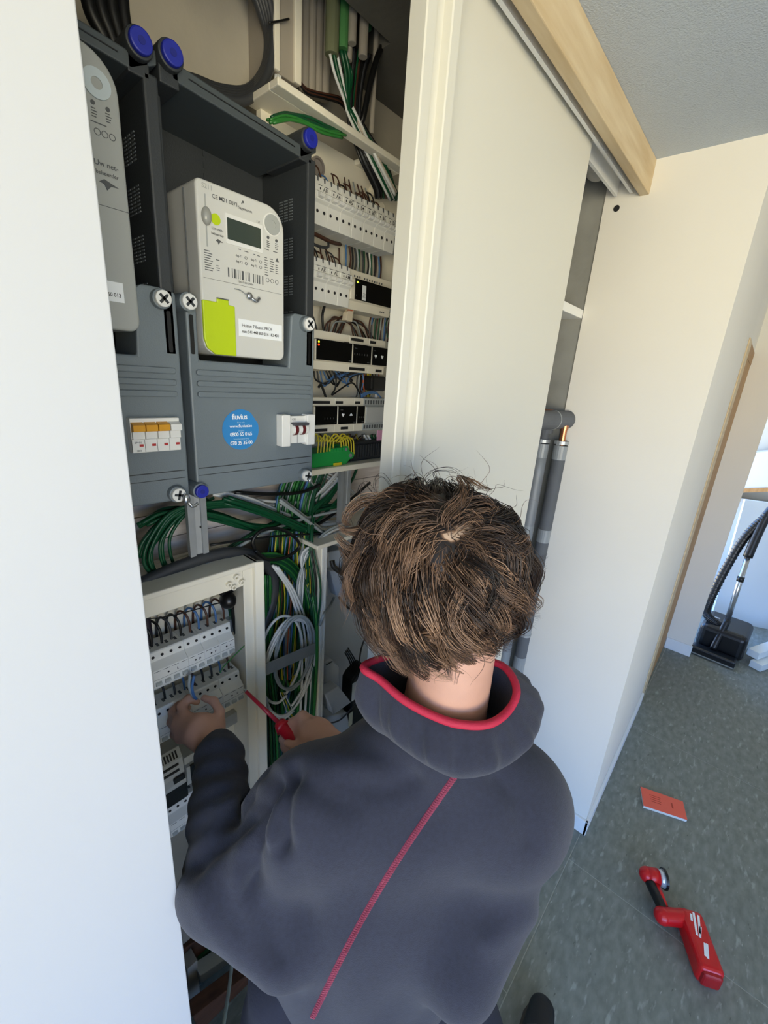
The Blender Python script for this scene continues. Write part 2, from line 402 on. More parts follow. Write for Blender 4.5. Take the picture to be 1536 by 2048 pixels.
# ------------------------------------------------------------------ far room
m_board = mat('pale_board', 'cfdbe4', 0.6)
def board(name, c0, c1, h, th, lean, label, m, group=None):
    c0 = Vector(c0); c1 = Vector(c1); u = (c1-c0).normalized(); n_ = Vector((u.y, -u.x, 0))
    top = Vector((0, 0, h)) - n_*lean
    vs = [c0, c1, c1+top, c0+top]; vs = vs + [v + n_*(-th) for v in vs]
    mb = MB().add(vs, [(0,1,2,3), (7,6,5,4), (0,4,5,1), (1,5,6,2), (2,6,7,3), (3,7,4,0)])
    return tag(mb.build(name, m, bevel=0.002), label, 'board', group)
board('wall_board', (4.62, -0.75, 0), (4.34, -0.02, 0), 1.02, 0.03, -0.10, 'large pale blue board leaning upright behind the vacuum cleaner', m_board)
board('wall_board', (4.86, -0.40, 0), (4.80, 0.45, 0), 0.95, 0.03, -0.06, 'pale grey board at the back, left of the vacuum hose', mat('pale_board2', 'c3ccd2', 0.6))
for i, (a, b2, z, l) in enumerate([((3.66, -0.335), (4.25, -0.62), 0.0, 'lowest white plank lying on the floor right of the vacuum head'),
                                   ((3.70, -0.30), (4.32, -0.58), 0.055, 'upper white plank lying on the floor right of the vacuum head')]):
    u = (Vector((b2[0], b2[1], 0)) - Vector((a[0], a[1], 0))).normalized(); n_ = Vector((-u.y, u.x, 0))
    c_ = (Vector((a[0], a[1], z+0.026)) + Vector((b2[0], b2[1], z+0.026)))/2
    tag(MB().obox(c_, u, n_, Z3, 0.33, 0.035, 0.025).build('white_plank', mat('white_plank', 'dfeaf0', 0.5), bevel=0.002), l, 'plank')

vac = thing('vacuum_cleaner', (3.62, -0.12, 0), 'black vacuum cleaner with silver telescopic tube standing in the far room', 'vacuum cleaner')
hd_c = Vector((3.575, -0.10, 0.03)); hu = (Vector((3.522, -0.223, 0)) - Vector((3.54, 0.025, 0))).normalized(); hn = Vector((-hu.y, hu.x, 0))
MB().obox(hd_c, hu, hn, Z3, 0.13, 0.045, 0.028).build('floor_head', m_black, vac, bevel=0.012)
MB().obox(hd_c - hn*0.047 + Vector((0, 0, -0.018)), hu, hn, Z3, 0.128, 0.003, 0.005).build('chrome_edge', m_silver, vac)
MB().obox(Vector((3.80, -0.13, 0.11)), hu, hn, Z3, 0.14, 0.17, 0.10).build('canister', m_black, vac, bevel=0.04, seg=4)
MB().obox(Vector((3.66, -0.20, 0.14)), hu, hn, Z3, 0.02, 0.02, 0.015).build('switch', m_silver, vac, bevel=0.004)
p0 = Vector((3.60, -0.09, 0.06)); p1 = Wx(1455, 1240, 3.70); p2 = Wx(1495, 1115, 3.78); p3 = Wx(1512, 1075, 3.82); p4 = Wx(1534, 1030, 3.86)
MB().tube([p0, p0.lerp(p1, 0.5), p1], 0.022, n=12).build('neck', m_black, vac, smooth=True)
MB().tube([p1, p2], 0.017, n=14, sub=1).build('tube', m_silver, vac, smooth=True)
MB().tube([p1.lerp(p2, .62), p1.lerp(p2, .70)], 0.021, n=14, sub=1).build('tube_lock', m_black, vac, smooth=True)
MB().tube([p2, p3, p4, p4 + Vector((.01, -.03, .08))], 0.028, n=12).build('handle', m_black, vac, smooth=True)
hs = [p4, Wx(1490, 1075, 3.84), Wx(1450, 1140, 3.80), Wx(1420, 1200, 3.76), Wx(1412, 1225, 3.74), Wx(1430, 1245, 3.72), Wx(1447, 1232+22, 3.74)]
h_ = MB(); P = smooth_path(hs, 10)
h_.tube(hs, 0.026, n=12, sub=10)
for i in range(0, len(P)-1, 1):
    if (P[i+1]-P[i]).length > 1e-5: h_.cyl(P[i], P[i] + (P[i+1]-P[i]).normalized()*0.006, 0.030, n=12)
h_.build('hose', m_black, vac, smooth=True)
MB().tube([Wx(1380, 1222, 3.85), Wx(1410, 1228, 3.8), Wx(1440, 1238, 3.8)], 0.006).build('cord', m_wcab, vac, smooth=True)

# ------------------------------------------------------------------ on the floor
pc = [Wz(1281, 1573, .013), Wz(1366, 1603, .013), Wz(1375, 1640, .013), Wz(1287, 1611, .013)]
pad = thing('note_pad', (pc[0]+pc[2])/2*1.0, 'orange covered note pad lying on the grey floor tiles', 'note pad')
pad.location.z = 0
def slab(c, z0, z1, grow=0.0):
    m_ = sum(c, Vector())/4; q = [Vector((m_.x + (p.x-m_.x)*(1+grow), m_.y + (p.y-m_.y)*(1+grow), 0)) for p in c]
    return MB().prism([(p.x, p.y) for p in q], z0, z1, axis=2)
slab(pc, 0.0, 0.011, -0.015).build('pages', m_white, pad)
slab(pc, 0.011, 0.0135, 0.0).build('cover', mat('orange_cover', 'ee6650', 0.5), pad, bevel=0.001)
u_ = (pc[1]-pc[0]).normalized(); v_ = (pc[3]-pc[0]).normalized(); v2 = Z3.cross(u_)
cc = (pc[0]+pc[2])/2
m_dor = mat('dark_orange', 'b8402a', 0.6)
MB().obox(cc + u_*0.035 + Vector((0, 0, 0.0008)), u_, v2, Z3, 0.003, 0.014, 0.0002).build('printed_mark', m_dor, pad)
mk = MB()
for i in range(4): mk.obox(cc - u_*0.03 + v2*(0.018-0.011*i) + Vector((0, 0, 0.0008)), u_, v2, Z3, 0.022-0.003*(i % 2), 0.0012, 0.0002)
tag(mk.build('printed_lines', m_dor, pad), kind='stuff')

m_red = mat('tool_red', 'c9161c', 0.3); m_redl = mat('tool_red_dark', 'a01218', 0.4)
A = Wz(1378, 1838, .035); B_ = Wz(1418, 1950, .035); A.z = B_.z = 0
w_ = (B_-A).normalized(); s_ = Vector((-w_.y, w_.x, 0))
tor = thing('cordless_torch', A, 'red and black cordless torch lying on its side on the floor', 'torch')
mb = MB(); c_ = (A+B_)/2 + Vector((0, 0, .036))
L = (B_-A).length/2 + .012
mb.obox(c_, w_, s_, Z3, L, .036, .036).build('battery_pack', m_red, tor, bevel=.016, seg=4)
MB().obox(c_ + w_*(L*0.98), w_, s_, Z3, .012, .028, .028).build('end_cap', m_redl, tor, bevel=.01, seg=3)
lg = MB()
for (a0, b0, a1, b1) in ((-.075, .004, -.005, -.012), (-.07, .017, -.012, -.001), (-.068, -.006, -.045, -.012), (-.035, .01, 0.0, -.005), (.012, .010, .055, -.004), (.012, .004, .05, -.009)):
    p = c_ + w_*a0 + s_*b0 + Vector((0, 0, .0366)); q = c_ + w_*a1 + s_*b1 + Vector((0, 0, .0366)); d = (q-p).normalized()
    lg.obox((p+q)/2, d, Z3.cross(d), Z3, (q-p).length/2, .0032, .0002)
lg.build('logo', m_stkw, tor)
N0 = Wz(1325, 1832, .045); N1 = Wz(1375, 1838, .045); H0 = Wz(1322, 1812, .05); H1 = Wz(1300, 1765, .055); T0 = Wz(1296, 1750, .06); T1 = Wz(1325, 1757, .06)
MB().tube([N0, N0.lerp(N1, .5), N1, N1 + w_*.03], .026, n=16).ball(N0, .027).build('collar', m_red, tor, smooth=True)
MB().tube([N0, H0, H0.lerp(H1, .5), H1], .017, n=14).build('grip', m_black, tor, smooth=True)
hd = T1 - T0; hd.normalize()
MB().tube([H0 + (N1-N0).normalized()*.012, H1 + hd*.02], .012, n=12, sub=1).build('stem', m_red, tor, smooth=True)
MB().cyl(T0 - hd*.006, T0 + hd*.034, .026, .028, n=22).ball(T0 - hd*.004, .0262).build('head', m_red, tor, smooth=True)
MB().cyl(T0 + hd*.034, T0 + hd*.05, .022, .031, n=24).build('reflector', mat('reflector', 'd6dde2', 0.15, metal=0.5), tor, smooth=True)
MB().ring(T0 + hd*.05, T0 + hd*.058, .028, .034).build('lens_ring', m_black, tor)
# ------------------------------------------------------------------ meter boxes
def cap(mb, x, z, r=0.0135, y0=0.676, y1=0.72): mb.cyl((x, y0, z), (x, y1, z), r, n=22)
def meter_box(dx, label):
    t = thing('meter_box', (0.44+dx, 0.84, 1.53), label, 'meter box', None)
    bp = MB().box(0.302+dx, 0.566+dx, 0.838, 0.848, 1.535, 2.135)
    for i in range(14): bp.box(0.43+dx, 0.433+dx, 0.8365, 0.838, 1.87+0.017*i, 1.879+0.017*i)
    bp.build('base_plate', m_boxd, t)
    sh = MB().box(0.300+dx, 0.3045+dx, 0.715, 0.84, 1.76, 2.10).box(0.3045+dx, 0.321+dx, 0.735, 0.742, 1.76, 2.11).box(0.300+dx, 0.321+dx, 0.742, 0.84, 1.76, 2.12)
    sh.build('side_wall', m_boxd, t, bevel=0.002)
    rw = MB().box(0.547+dx, 0.566+dx, 0.70, 0.84, 1.76, 2.10)
    rw.build('side_wall', m_boxd, t, bevel=0.003)
    vt = MB()
    for row in range(4):
        for i in range(8):
            z = 2.045 - row*0.062 - 0.0045*i
            vt.box(0.5462+dx, 0.5475+dx, 0.742, 0.752, z, z+0.0018).box(0.5462+dx, 0.5475+dx, 0.757, 0.767, z, z+0.0018).box(0.5462+dx, 0.5475+dx, 0.772, 0.782, z, z+0.0018)
    tag(vt.build('vent_slots', mat('vent_edge', '6d7376', 0.5), t), kind='stuff')
    tp = MB().prism([(0.322+dx, 2.106), (0.535+dx, 2.094), (0.566+dx, 2.112), (0.566+dx, 2.128), (0.535+dx, 2.112), (0.335+dx, 2.126), (0.322+dx, 2.122)], 0.70, 0.84)
    tp.build('hood', mat('hood_grey', '474e51', 0.5), t, bevel=0.002)
    MB().prism([(0.345+dx, 2.1155), (0.52+dx, 2.1035), (0.52+dx, 2.1048), (0.345+dx, 2.1168)], 0.6992, 0.70).build('hood_groove', m_black, t)
    for x, z in ((0.319, 2.127), (0.543, 2.121)):
        bs = MB(); cap(bs, x+dx, z, 0.0165, 0.690, 0.80); bs.box(x-0.013+dx, x+0.013+dx, 0.70, 0.80, z-0.03, z)
        bs.build('boss', m_boxd, t, bevel=0.002)
        c2 = MB(); cap(c2, x+dx, z, 0.0135, 0.684, 0.70); o = c2.build('blue_cap', m_blue, t, bevel=0.002)
        MB().cyl((x+dx, 0.6835, z), (x+dx, 0.685, z), 0.0045, n=12).build('dimple', mat('blue_dark', '1a2380', 0.5), o)
    # front cover with the cut-out for the meter
    pts = [(0.320, 1.540), (0.326, 1.533), (0.563, 1.533), (0.569, 1.540), (0.569, 1.846), (0.563, 1.852), (0.522, 1.852), (0.514, 1.846), (0.508, 1.757), (0.337, 1.757), (0.337, 1.852), (0.320, 1.848)]
    MB().prism([(x+dx, z) for x, z in pts], 0.700, 0.79).build('front_cover', m_boxg, t, bevel=0.003)
    rd = MB()
    for z in (1.738, 1.721, 1.704):
        rd.prism(rrect(0.330+dx, 0.560+dx, z-0.0045, z+0.0045, 0.004, 4), 0.6955, 0.701)
    rd.build('ribs', m_boxg, t, bevel=0.0015)
    for x in (0.3275, 0.556): MB().prism(rrect(x-0.003+dx, x+0.003+dx, 1.765, 1.822, 0.002, 3), 0.699, 0.7005).build('slot', m_black, t)
    ln = MB().box(0.325+dx, 0.564+dx, 0.6996, 0.7002, 1.582, 1.5835).box(0.325+dx, 0.564+dx, 0.6996, 0.7002, 1.570, 1.571)
    ln.build('seam_lines', m_boxd, t)
    for x, z, blue in ((0.3205, 1.838, 0), (0.545, 1.836, 0), (0.3215, 1.546, 1), (0.545, 1.546, 0)):
        bs = MB(); cap(bs, x+dx, z, 0.0135, 0.689, 0.78); bs.build('boss', m_boxg, t, bevel=0.0015)
        s = MB(); cap(s, x+dx, z, 0.0112, 0.683, 0.691); o = s.build('blue_cap' if blue else 'screw_head', m_blue if blue else m_white, t, bevel=0.0015)
        if not blue:
            a = math.radians(38 + 200*z); d1 = Vector((math.cos(a), 0, math.sin(a))); d2 = Vector((-d1.z, 0, d1.x))
            MB().obox((x+dx, 0.683, z), d1, Y3, d2, 0.0078, 0.0006, 0.0019).obox((x+dx, 0.683, z), d2, Y3, d1, 0.0078, 0.0006, 0.0019).build('cross_slot', m_boxd, o)
        else:
            MB().cyl((x+dx, 0.6825, z), (x+dx, 0.684, z), 0.004, n=12).build('dimple', mat('blue_dark', '1a2380', 0.5), o)
    return t
bR = meter_box(0.0, 'dark grey plastic meter box with round blue sticker on its cover')
bL = meter_box(-0.262, 'dark grey plastic meter box half hidden by the white left sliding door')
# round blue sticker and the two pole switch, parts of the right box
sx, sz = 0.4055, 1.6445
pts = []
for k in range(40):
    a = 2*math.pi*k/40; r = 0.0355 if not (-0.1 < math.sin(a-0.55)*1.0 and abs(math.sin(a-0.55)) < 0.33 and math.cos(a-0.55) > 0) else 0.0355*0.95
    pts.append((sx + r*math.cos(a), sz + r*math.sin(a)))
stk = MB().prism(pts, 0.6992, 0.7).build('sticker', m_sticker, bR)
tx = MB()
tx.text('fluvius', 0.0135, (sx-0.002, 0.6991, sz+0.0225), X3, Z3, 0.0002, space=0.9)
tx.text('www.fluvius.be', 0.0072, (sx, 0.6991, sz+0.0065), X3, Z3, 0.0002)
tx.text('0800 65 0 65', 0.0090, (sx, 0.6991, sz-0.0080), X3, Z3, 0.0002, space=0.92)
tx.text('078 35 35 00', 0.0090, (sx, 0.6991, sz-0.0235), X3, Z3, 0.0002, space=0.92)
tx.build('lettering', m_stkw, stk)
tx = MB()
tx.text('Meer info', 0.0038, (sx, 0.6991, sz+0.0128), X3, Z3, 0.0002)
tx.text('Gasgeur', 0.0038, (sx, 0.6991, sz-0.0015), X3, Z3, 0.0002)
tx.text('Stroomonderbreking', 0.0036, (sx, 0.6991, sz-0.0160), X3, Z3, 0.0002)
tx.build('small_lettering', mat('pale_blue_print', '9cc8e6', 0.6), stk)
sw = MB().box(0.498, 0.54, 0.686, 0.70, 1.6155, 1.668).build('main_switch', m_white, bR, bevel=0.001)
for xa, xb in ((0.4795, 0.4985), (0.5385, 0.5585)): MB().prism(rrect(xa, xb, 1.611, 1.671, 0.002, 3), 0.680, 0.70).build('end_plate', m_white, sw, bevel=0.0015)
MB().cyl((0.501, 0.684, 1.643), (0.5375, 0.684, 1.643), 0.0105, n=20).build('rocker_barrel', m_white, sw)
MB().cyl((0.5065, 0.684, 1.643), (0.5135, 0.684, 1.643), 0.0112, n=20).cyl((0.5235, 0.684, 1.643), (0.5305, 0.684, 1.643), 0.0112, n=20).build('dark_red_toggle', mat('dark_red', '5e2024', 0.4), sw)
MB().box(0.502, 0.538, 0.672, 0.684, 1.651, 1.6565).build('handle_bar', mat('slate', '4a4a50', 0.4), sw, bevel=0.002)
MB().box(0.5183, 0.5189, 0.6855, 0.687, 1.616, 1.632).text('C32', 0.005, (0.51, 0.6856, 1.662), X3, Z3, 0.0003).build('markings', m_ink, sw)['kind'] = 'stuff'
# four pole switch on the left box
fx = 0.222
sw = MB().box(fx, fx+0.0705, 0.686, 0.70, 1.619, 1.6695).build('main_switch', m_white, bL, bevel=0.0012)
for i in range(4):
    x = fx + 0.0176*i
    MB().prism([(0.676, 1.6515), (0.676, 1.6605), (0.686, 1.664), (0.69, 1.664), (0.69, 1.6485)], x+0.0008, x+0.0168, axis=0).build('toggle', mat('amber', 'd99a1e', 0.4) if i < 3 else m_white, sw)
    MB().prism([(0.6815, 1.640), (0.6815, 1.6515), (0.69, 1.6515), (0.69, 1.637)], x+0.001, x+0.0166, axis=0).build('collar', m_white, sw)
    MB().box(x+0.010, x+0.0155, 0.6855, 0.6865, 1.628, 1.6315).build('red_mark', mat('red_mark', 'b02a2a', 0.5), sw)
    MB().box(x-0.0002, x+0.0002, 0.6855, 0.6865, 1.62, 1.64).build('joint', m_ink, sw)
MB().text('3P+N', 0.004, (fx+0.008, 0.6857, 1.634), X3, Z3, 0.0003).text('S803', 0.0035, (fx+0.009, 0.6857, 1.622), X3, Z3, 0.0003).build('markings', m_ink, sw)['kind'] = 'stuff'

def seal(x, z, y, parent, r=0.006):
    s = MB(); s.ball((x, y, z), r*0.8, r*0.7, r*1.1).tube([(x, y, z), (x+r, y-0.003, z-r*1.6), (x+r*2.2, y-0.002, z-r*1.2)], r*0.35, n=6)
    return s.build('lead_seal', m_silver, parent, smooth=True)
seal(0.290, 1.540, 0.676, bL, 0.008); seal(0.546, 1.538, 0.678, bR, 0.006)

# ------------------------------------------------------------------ electricity meters
def lines(mb, x0, z0, n, w, dz, h=0.0011, y=0.6878):
    for i in range(n):
        ww = w*(0.65+0.35*((i*37) % 10)/10); mb.box(x0, x0+ww, y, y+0.0004, z0-dz*i, z0-dz*i+h)
YM = 0.688
me = thing('electricity_meter', (0.415, 0.82, 1.77), 'light grey electricity meter with lime patch and display, fully in view', 'electricity meter')
MB().prism(rrect(0.340, 0.4905, 1.767, 2.003, (0.022, 0.012, 0.034, 0.008), 7), YM, 0.81).build('case', m_meter, me, bevel=0.0035, seg=3)
MB().box(0.338, 0.4915, YM+0.0352, YM+0.0358, 1.79, 1.995).build('case_seam', m_ink, me)
MB().prism([(0.3405, 1.789), (0.345, 1.776), (0.358, 1.7675), (0.394, 1.7675), (0.394, 1.8425), (0.3835, 1.8435), (0.3835, 1.850), (0.364, 1.850), (0.364, 1.8445), (0.3405, 1.8445)], YM-0.0025, YM+0.03).build('terminal_cover', m_lime, me, bevel=0.0015)
MB().box(0.364, 0.3835, YM-0.003, YM, 1.8495, 1.851).build('tab_edge', m_ink, me)
lc = MB().prism(rrect(0.3835, 0.4475, 1.930, 1.970, 0.001, 2), YM-0.0012, YM+0.002).build('display_frame', m_white, me)
MB().box(0.386, 0.444, YM-0.0016, YM, 1.936, 1.9645).build('display', m_lcd, lc)
op = MB().ring((0.4665, YM-0.002, 1.976), (0.4665, YM+0.004, 1.976), 0.006, 0.0145).build('optical_port', m_meter2, me)
MB().cyl((0.4665, YM-0.001, 1.976), (0.4665, YM+0.001, 1.976), 0.0062, n=20).build('port_lens', m_meter2, op)
MB().ring((0.4665, YM-0.0005, 1.976), (0.4665, YM+0.0005, 1.976), 0.0145, 0.0165).build('port_rim', m_white, op)
MB().cyl((0.3685, YM-0.0008, 1.957), (0.3685, YM+0.001, 1.957), 0.0075, n=24).build('lime_button', m_lime, me)
sl = MB().box(0.3525, 0.3545, YM-0.0004, YM+0.001, 1.918, 1.985).build('seal_groove', m_meter2, me)
sd = MB(); sd.ball((0.3535, YM-0.002, 1.957), 0.0075, 0.006, 0.012).build('clear_seal', mat('clear_seal', '9fa09a', 0.15), me, smooth=True)
ss = MB().ball((0.419, YM-0.004, 1.862), 0.006, 0.005, 0.006).tube([(0.419, YM-0.004, 1.862), (0.43, YM-0.006, 1.856), (0.438, YM-0.003, 1.862)], 0.003, n=6).build('lead_seal', m_silver, me, smooth=True)
MB().tube([(0.394, YM-0.002, 1.8685), (0.404, YM-0.003, 1.868), (0.415, YM-0.004, 1.862)], 0.0007, n=5).build('seal_wire', m_steel, ss)
pr = MB(); ya = YM-0.0003
pr.text('S211', 0.0085, (0.355, ya, 1.9955), X3, Z3, 0.0002, align='LEFT')
lt = MB().text('S211', 0.0085, (0.349, ya, 1.9945), X3, Z3, 0.0002, align='LEFT').build('embossed_type', m_meter2, me)
pr = MB()
pr.text('CE M21 0071', 0.0075, (0.364, ya, 1.9855), X3, Z3, 0.0002, align='LEFT')
pr.box(0.413, 0.4155, ya-0.0002, ya, 1.991, 1.994).box(0.4115, 0.413, ya-0.0002, ya, 1.989, 1.991)
pr.text('Sagemcom', 0.0055, (0.418, ya, 1.9835), X3, Z3, 0.0002)
pr.text('Uw net-', 0.0055, (0.3705, ya, 1.9445), X3, Z3, 0.0002).text('beheerder', 0.0048, (0.3705, ya, 1.9375), X3, Z3, 0.0002)
pr.text('1.8', 0.005, (0.44, ya, 1.973), X3, Z3, 0.0002)
lines(pr, 0.404, 1.926, 1, 0.007, 0.004); lines(pr, 0.4145, 1.9255, 1, 0.011, 0.004); lines(pr, 0.431, 1.925, 1, 0.005, 0.004); lines(pr, 0.438, 1.9245, 1, 0.007, 0.004)
pr.prism([(0.367, 1.929), (0.3705, 1.932), (0.3745, 1.9305), (0.379, 1.9285), (0.374, 1.9285), (0.3715, 1.9245), (0.370, 1.928)], ya-0.0003, ya)
for x in (0.399, 0.4255):
    for k, z in enumerate((1.917, 1.909)):
        pr.text(('dag-T1', 'dag-T2')[k], 0.0042, (x, ya, z), X3, Z3, 0.0002, align='LEFT')
        pr.ring((x+0.018, ya-0.0003, z), (x+0.018, ya, z), 0.0017, 0.0023, n=14)
for i, w in enumerate((2, 0, 1.2, 2.6, 0.8, 0.9, 0.7, 3.2, 0, 0.8, 1.3, 0.7, 0, 1.4, 0.7, 1.8, 2.2, 0.8, 1.8)):
    if w: pr.box(0.385 + 0.0034*i, 0.385 + 0.0034*i + 0.001*w, ya-0.0003, ya, 1.884, 1.897)
pr.text('1SAG3105127434', 0.0038, (0.415, ya, 1.8805), X3, Z3, 0.0002)
for x, z in ((0.4585, 1.956), (0.4745, 1.955)): pr.cyl((x, ya-0.0004, z), (x, ya+0.001, z), 0.0024, n=12)
lines(pr, 0.456, 1.950, 4, 0.007, 0.0027); lines(pr, 0.472, 1.950, 4, 0.007, 0.0027); lines(pr, 0.452, 1.9375, 1, 0.012, 0.002); lines(pr, 0.468, 1.9375, 1, 0.013, 0.002)
lines(pr, 0.4515, 1.925, 8, 0.007, 0.0036); lines(pr, 0.4615, 1.925, 6, 0.009, 0.0036)
pr.prism([(0.472, 1.924), (0.4755, 1.930), (0.479, 1.924)], ya-0.0003, ya)
lines(pr, 0.4725, 1.918, 5, 0.006, 0.003)
for x in (0.4565, 0.4655, 0.4745): pr.ring((x, ya-0.0003, 1.893), (x, ya, 1.893), 0.0027, 0.0033, n=16)
lines(pr, 0.348, 1.912, 9, 0.014, 0.0032); lines(pr, 0.366, 1.903, 1, 0.009, 0.003); lines(pr, 0.3665, 1.895, 3, 0.006, 0.003)
pr.box(0.345, 0.4905, ya-0.0001, ya+0.0002, 1.8755, 1.8759)
tag(pr.build('printing', m_ink, me), kind='stuff')
lb = MB().box(0.4005, 0.4845, YM-0.0006, YM, 1.800, 1.826).build('label_sticker', m_stkw, me)
MB().text('Huisnr: 7 Busnr: PROF', 0.0068, (0.406, YM-0.0008, 1.8165), X3, Z3, 0.0002, align='LEFT', squash=0.92).text('ean: 541 448 860 016 182 430', 0.0066, (0.406, YM-0.0008, 1.8075), X3, Z3, 0.0002, align='LEFT', squash=0.88).build('lettering', m_ink2, lb)

ml = thing('electricity_meter', (0.16, 0.82, 1.78), 'taller grey electricity meter cut off by the white left sliding door', 'electricity meter')
MB().prism(rrect(0.075, 0.250, 1.787, 2.092, (0.022, 0.014, 0.04, 0.012), 7), YM, 0.81).build('case', m_meter2, ml, bevel=0.0035, seg=3)
MB().box(0.08, 0.2495, YM-0.0003, YM+0.0002, 1.931, 1.9316).build('case_line', m_ink, ml)
op = MB().ring((0.2265, YM-0.002, 2.056), (0.2265, YM+0.004, 2.056), 0.006, 0.0150).build('optical_port', mat('pale_port', 'c3cfd3', 0.4), ml)
MB().cyl((0.2265, YM-0.001, 2.056), (0.2265, YM+0.001, 2.056), 0.0062, n=20).build('port_lens', m_meter2, op)
pr = MB()
for x, z in ((0.2205, 2.036), (0.236, 2.035)): pr.cyl((x, ya-0.0004, z), (x, ya+0.001, z), 0.0024, n=12)
lines(pr, 0.218, 2.030, 4, 0.007, 0.0027); lines(pr, 0.233, 2.030, 4, 0.007, 0.0027); lines(pr, 0.216, 2.0165, 1, 0.026, 0.002)
for x in (0.222, 0.230, 0.238): pr.ring((x, ya-0.0003, 2.008), (x, ya, 2.008), 0.003, 0.0036, n=16)
pr.text('Uw net-', 0.008, (0.228, ya, 1.976), X3, Z3, 0.0002).text('beheerder', 0.006, (0.228, ya, 1.9665), X3, Z3, 0.0002)
pr.prism([(0.218, 1.9565), (0.224, 1.9605), (0.231, 1.958), (0.240, 1.955), (0.231, 1.9545), (0.226, 1.949), (0.2235, 1.955)], ya-0.0003, ya)
tag(pr.build('printing', m_ink, ml), kind='stuff')
lb = MB().box(0.165, 0.2325, YM-0.0006, YM, 1.822, 1.846).build('label_sticker', m_stkw, ml)
MB().text('ean: 541 448 860 013', 0.0066, (0.229, YM-0.0008, 1.830), X3, Z3, 0.0002, align='RIGHT', squash=0.88).build('lettering', m_ink2, lb)

# ------------------------------------------------------------------ upper distribution board
pb = thing('board_enclosure', (0.7, 0.86, 1.52), 'cream upper distribution board enclosure with flanged rim, right of the meter boxes', 'enclosure')
MB().box(0.555, 1.02, 0.852, 0.866, 1.545, 2.215).build('back_plate', m_cream, pb)
MB().prism([(0.533, 2.212), (0.885, 2.205), (0.885, 2.217), (0.533, 2.224)], 0.765, 0.790).prism([(0.533, 2.212), (0.665, 2.210), (0.665, 2.221), (0.533, 2.224)], 0.79, 0.866).prism([(0.80, 2.207), (0.885, 2.205), (0.885, 2.217), (0.80, 2.218)], 0.79, 0.866).build('rim', m_cream, pb, bevel=0.002)
MB().box(0.56, 1.02, 0.765, 0.866, 1.520, 1.534).build('rim', m_cream, pb, bevel=0.002)
MB().ring((0.690, 0.846, 2.166), (0.690, 0.852, 2.166), 0.014, 0.018).cyl((0.690, 0.8505, 2.166), (0.690, 0.852, 2.166), 0.014, n=20).build('knockout', mat('dim_grey_plastic', '8b8480', 0.6), pb)
gb = MB()
for i in range(4): gb.cyl((0.86+0.022*(i % 2), 0.835, 2.175-0.03*(i//2)), (0.86+0.022*(i % 2), 0.853, 2.175-0.03*(i//2)), 0.012, n=16)
gb.build('gland', m_cream, pb, bevel=0.003)
for z in (2.0775, 1.937, 1.798, 1.656, 1.555): MB().box(0.56, 1.02, 0.838, 0.852, z-0.017, z+0.017).build('din_rail', m_steel, pb)

def breaker(x, z, n, text, label, group, yb=0.838, below=True, toggles=None, cat='circuit breaker', name='circuit_breaker'):
    """modular breaker of n x 17.5 mm; z is the middle of the rail"""
    w = 0.0175*n; t = thing(name, (x+w/2, yb, z-0.041), label, cat, group)
    P = [(-0.041, yb), (-0.041, 0.7825), (-0.004, 0.7805), (-0.001, 0.776), (0.001, 0.7735), (0.024, 0.7735), (0.026, 0.7795), (0.041, 0.7825), (0.041, yb)]
    if not below: P = [(-0.044, yb), (-0.044, 0.797), (-0.027, 0.797), (-0.026, 0.7795), (0.012, 0.7795), (0.023, 0.796), (0.0415, 0.797), (0.044, 0.7995), (0.044, yb)]
    MB().prism([(y, z+a) for a, y in P], x+0.0002, x+w-0.0002, axis=0).build('body', m_mcb, t, bevel=0.0006, seg=1)
    hol = MB(); slot = MB()
    for i in range(n):
        xc = x + 0.0175*(i+0.5)
        if below:
            hol.cyl((xc, 0.7808, z-0.0175), (xc, 0.7835, z-0.0175), 0.0031, n=12)
            slot.box(xc-0.0014, xc+0.0014, 0.7805, 0.79, z+0.033, z+0.0415)
            slot.box(xc-0.0045, xc+0.0045, 0.7730, 0.775, z+0.0236, z+0.0246)
        else:
            hol.cyl((xc, 0.7955, z+0.0325), (xc, 0.799, z+0.0325), 0.0030, n=12)
            slot.box(xc-0.0026, xc+0.0026, 0.812, 0.8235, z+0.0436, z+0.0444)
            slot.box(xc-0.006, xc+0.006, 0.779, 0.7805, z+0.0085, z+0.0093)
    tag(hol.build('terminal_screw', m_ink2, t), kind='stuff'); tag(slot.build('terminal_slot', m_ink, t), kind='stuff')
    for i in range(toggles if toggles is not None else n):
        xc = x + 0.0175*(i+0.5)
        if below: MB().prism([(0.7735, z+0.0025), (0.766, z+0.0045), (0.764, z+0.0095), (0.7735, z+0.0125)], xc-0.0058, xc+0.0058, axis=0).build('toggle', m_white, t)
        else: MB().prism([(0.7795, z-0.0235), (0.7745, z-0.021), (0.7755, z-0.0165), (0.7795, z-0.0145)], xc-0.0055, xc+0.0055, axis=0).build('toggle', m_mcbg, t)
    tx = MB()
    if text:
        if below: tx.box(x+w*0.28-0.002, x+w*0.28+0.0005, 0.7731, 0.7733, z+0.0165, z+0.0205).text(text, 0.0098, (x+w*0.62, 0.7734, z+0.0183), X3, Z3, 0.0003)
        else: tx.cyl((x+w*0.42, 0.7791, z-0.001), (x+w*0.42, 0.7798, z-0.001), 0.002, n=10).text(text, 0.0075, (x+w*0.68, 0.7793, z-0.001), X3, Z3, 0.0003)
    tx.box(x+0.001, x+w-0.001, 0.7732 if below else 0.7793, 0.7738 if below else 0.7797, (z+0.0135) if below else z-0.0095, (z+0.0139) if below else z-0.0091)
    tag(tx.build('printing', m_ink2, t), kind='stuff')
    return t
Z1 = 2.0775
breaker(0.5925, Z1, 2, 'N', 'double breaker at the left end of the top row, beside the meter box', 'top row breakers', toggles=0)
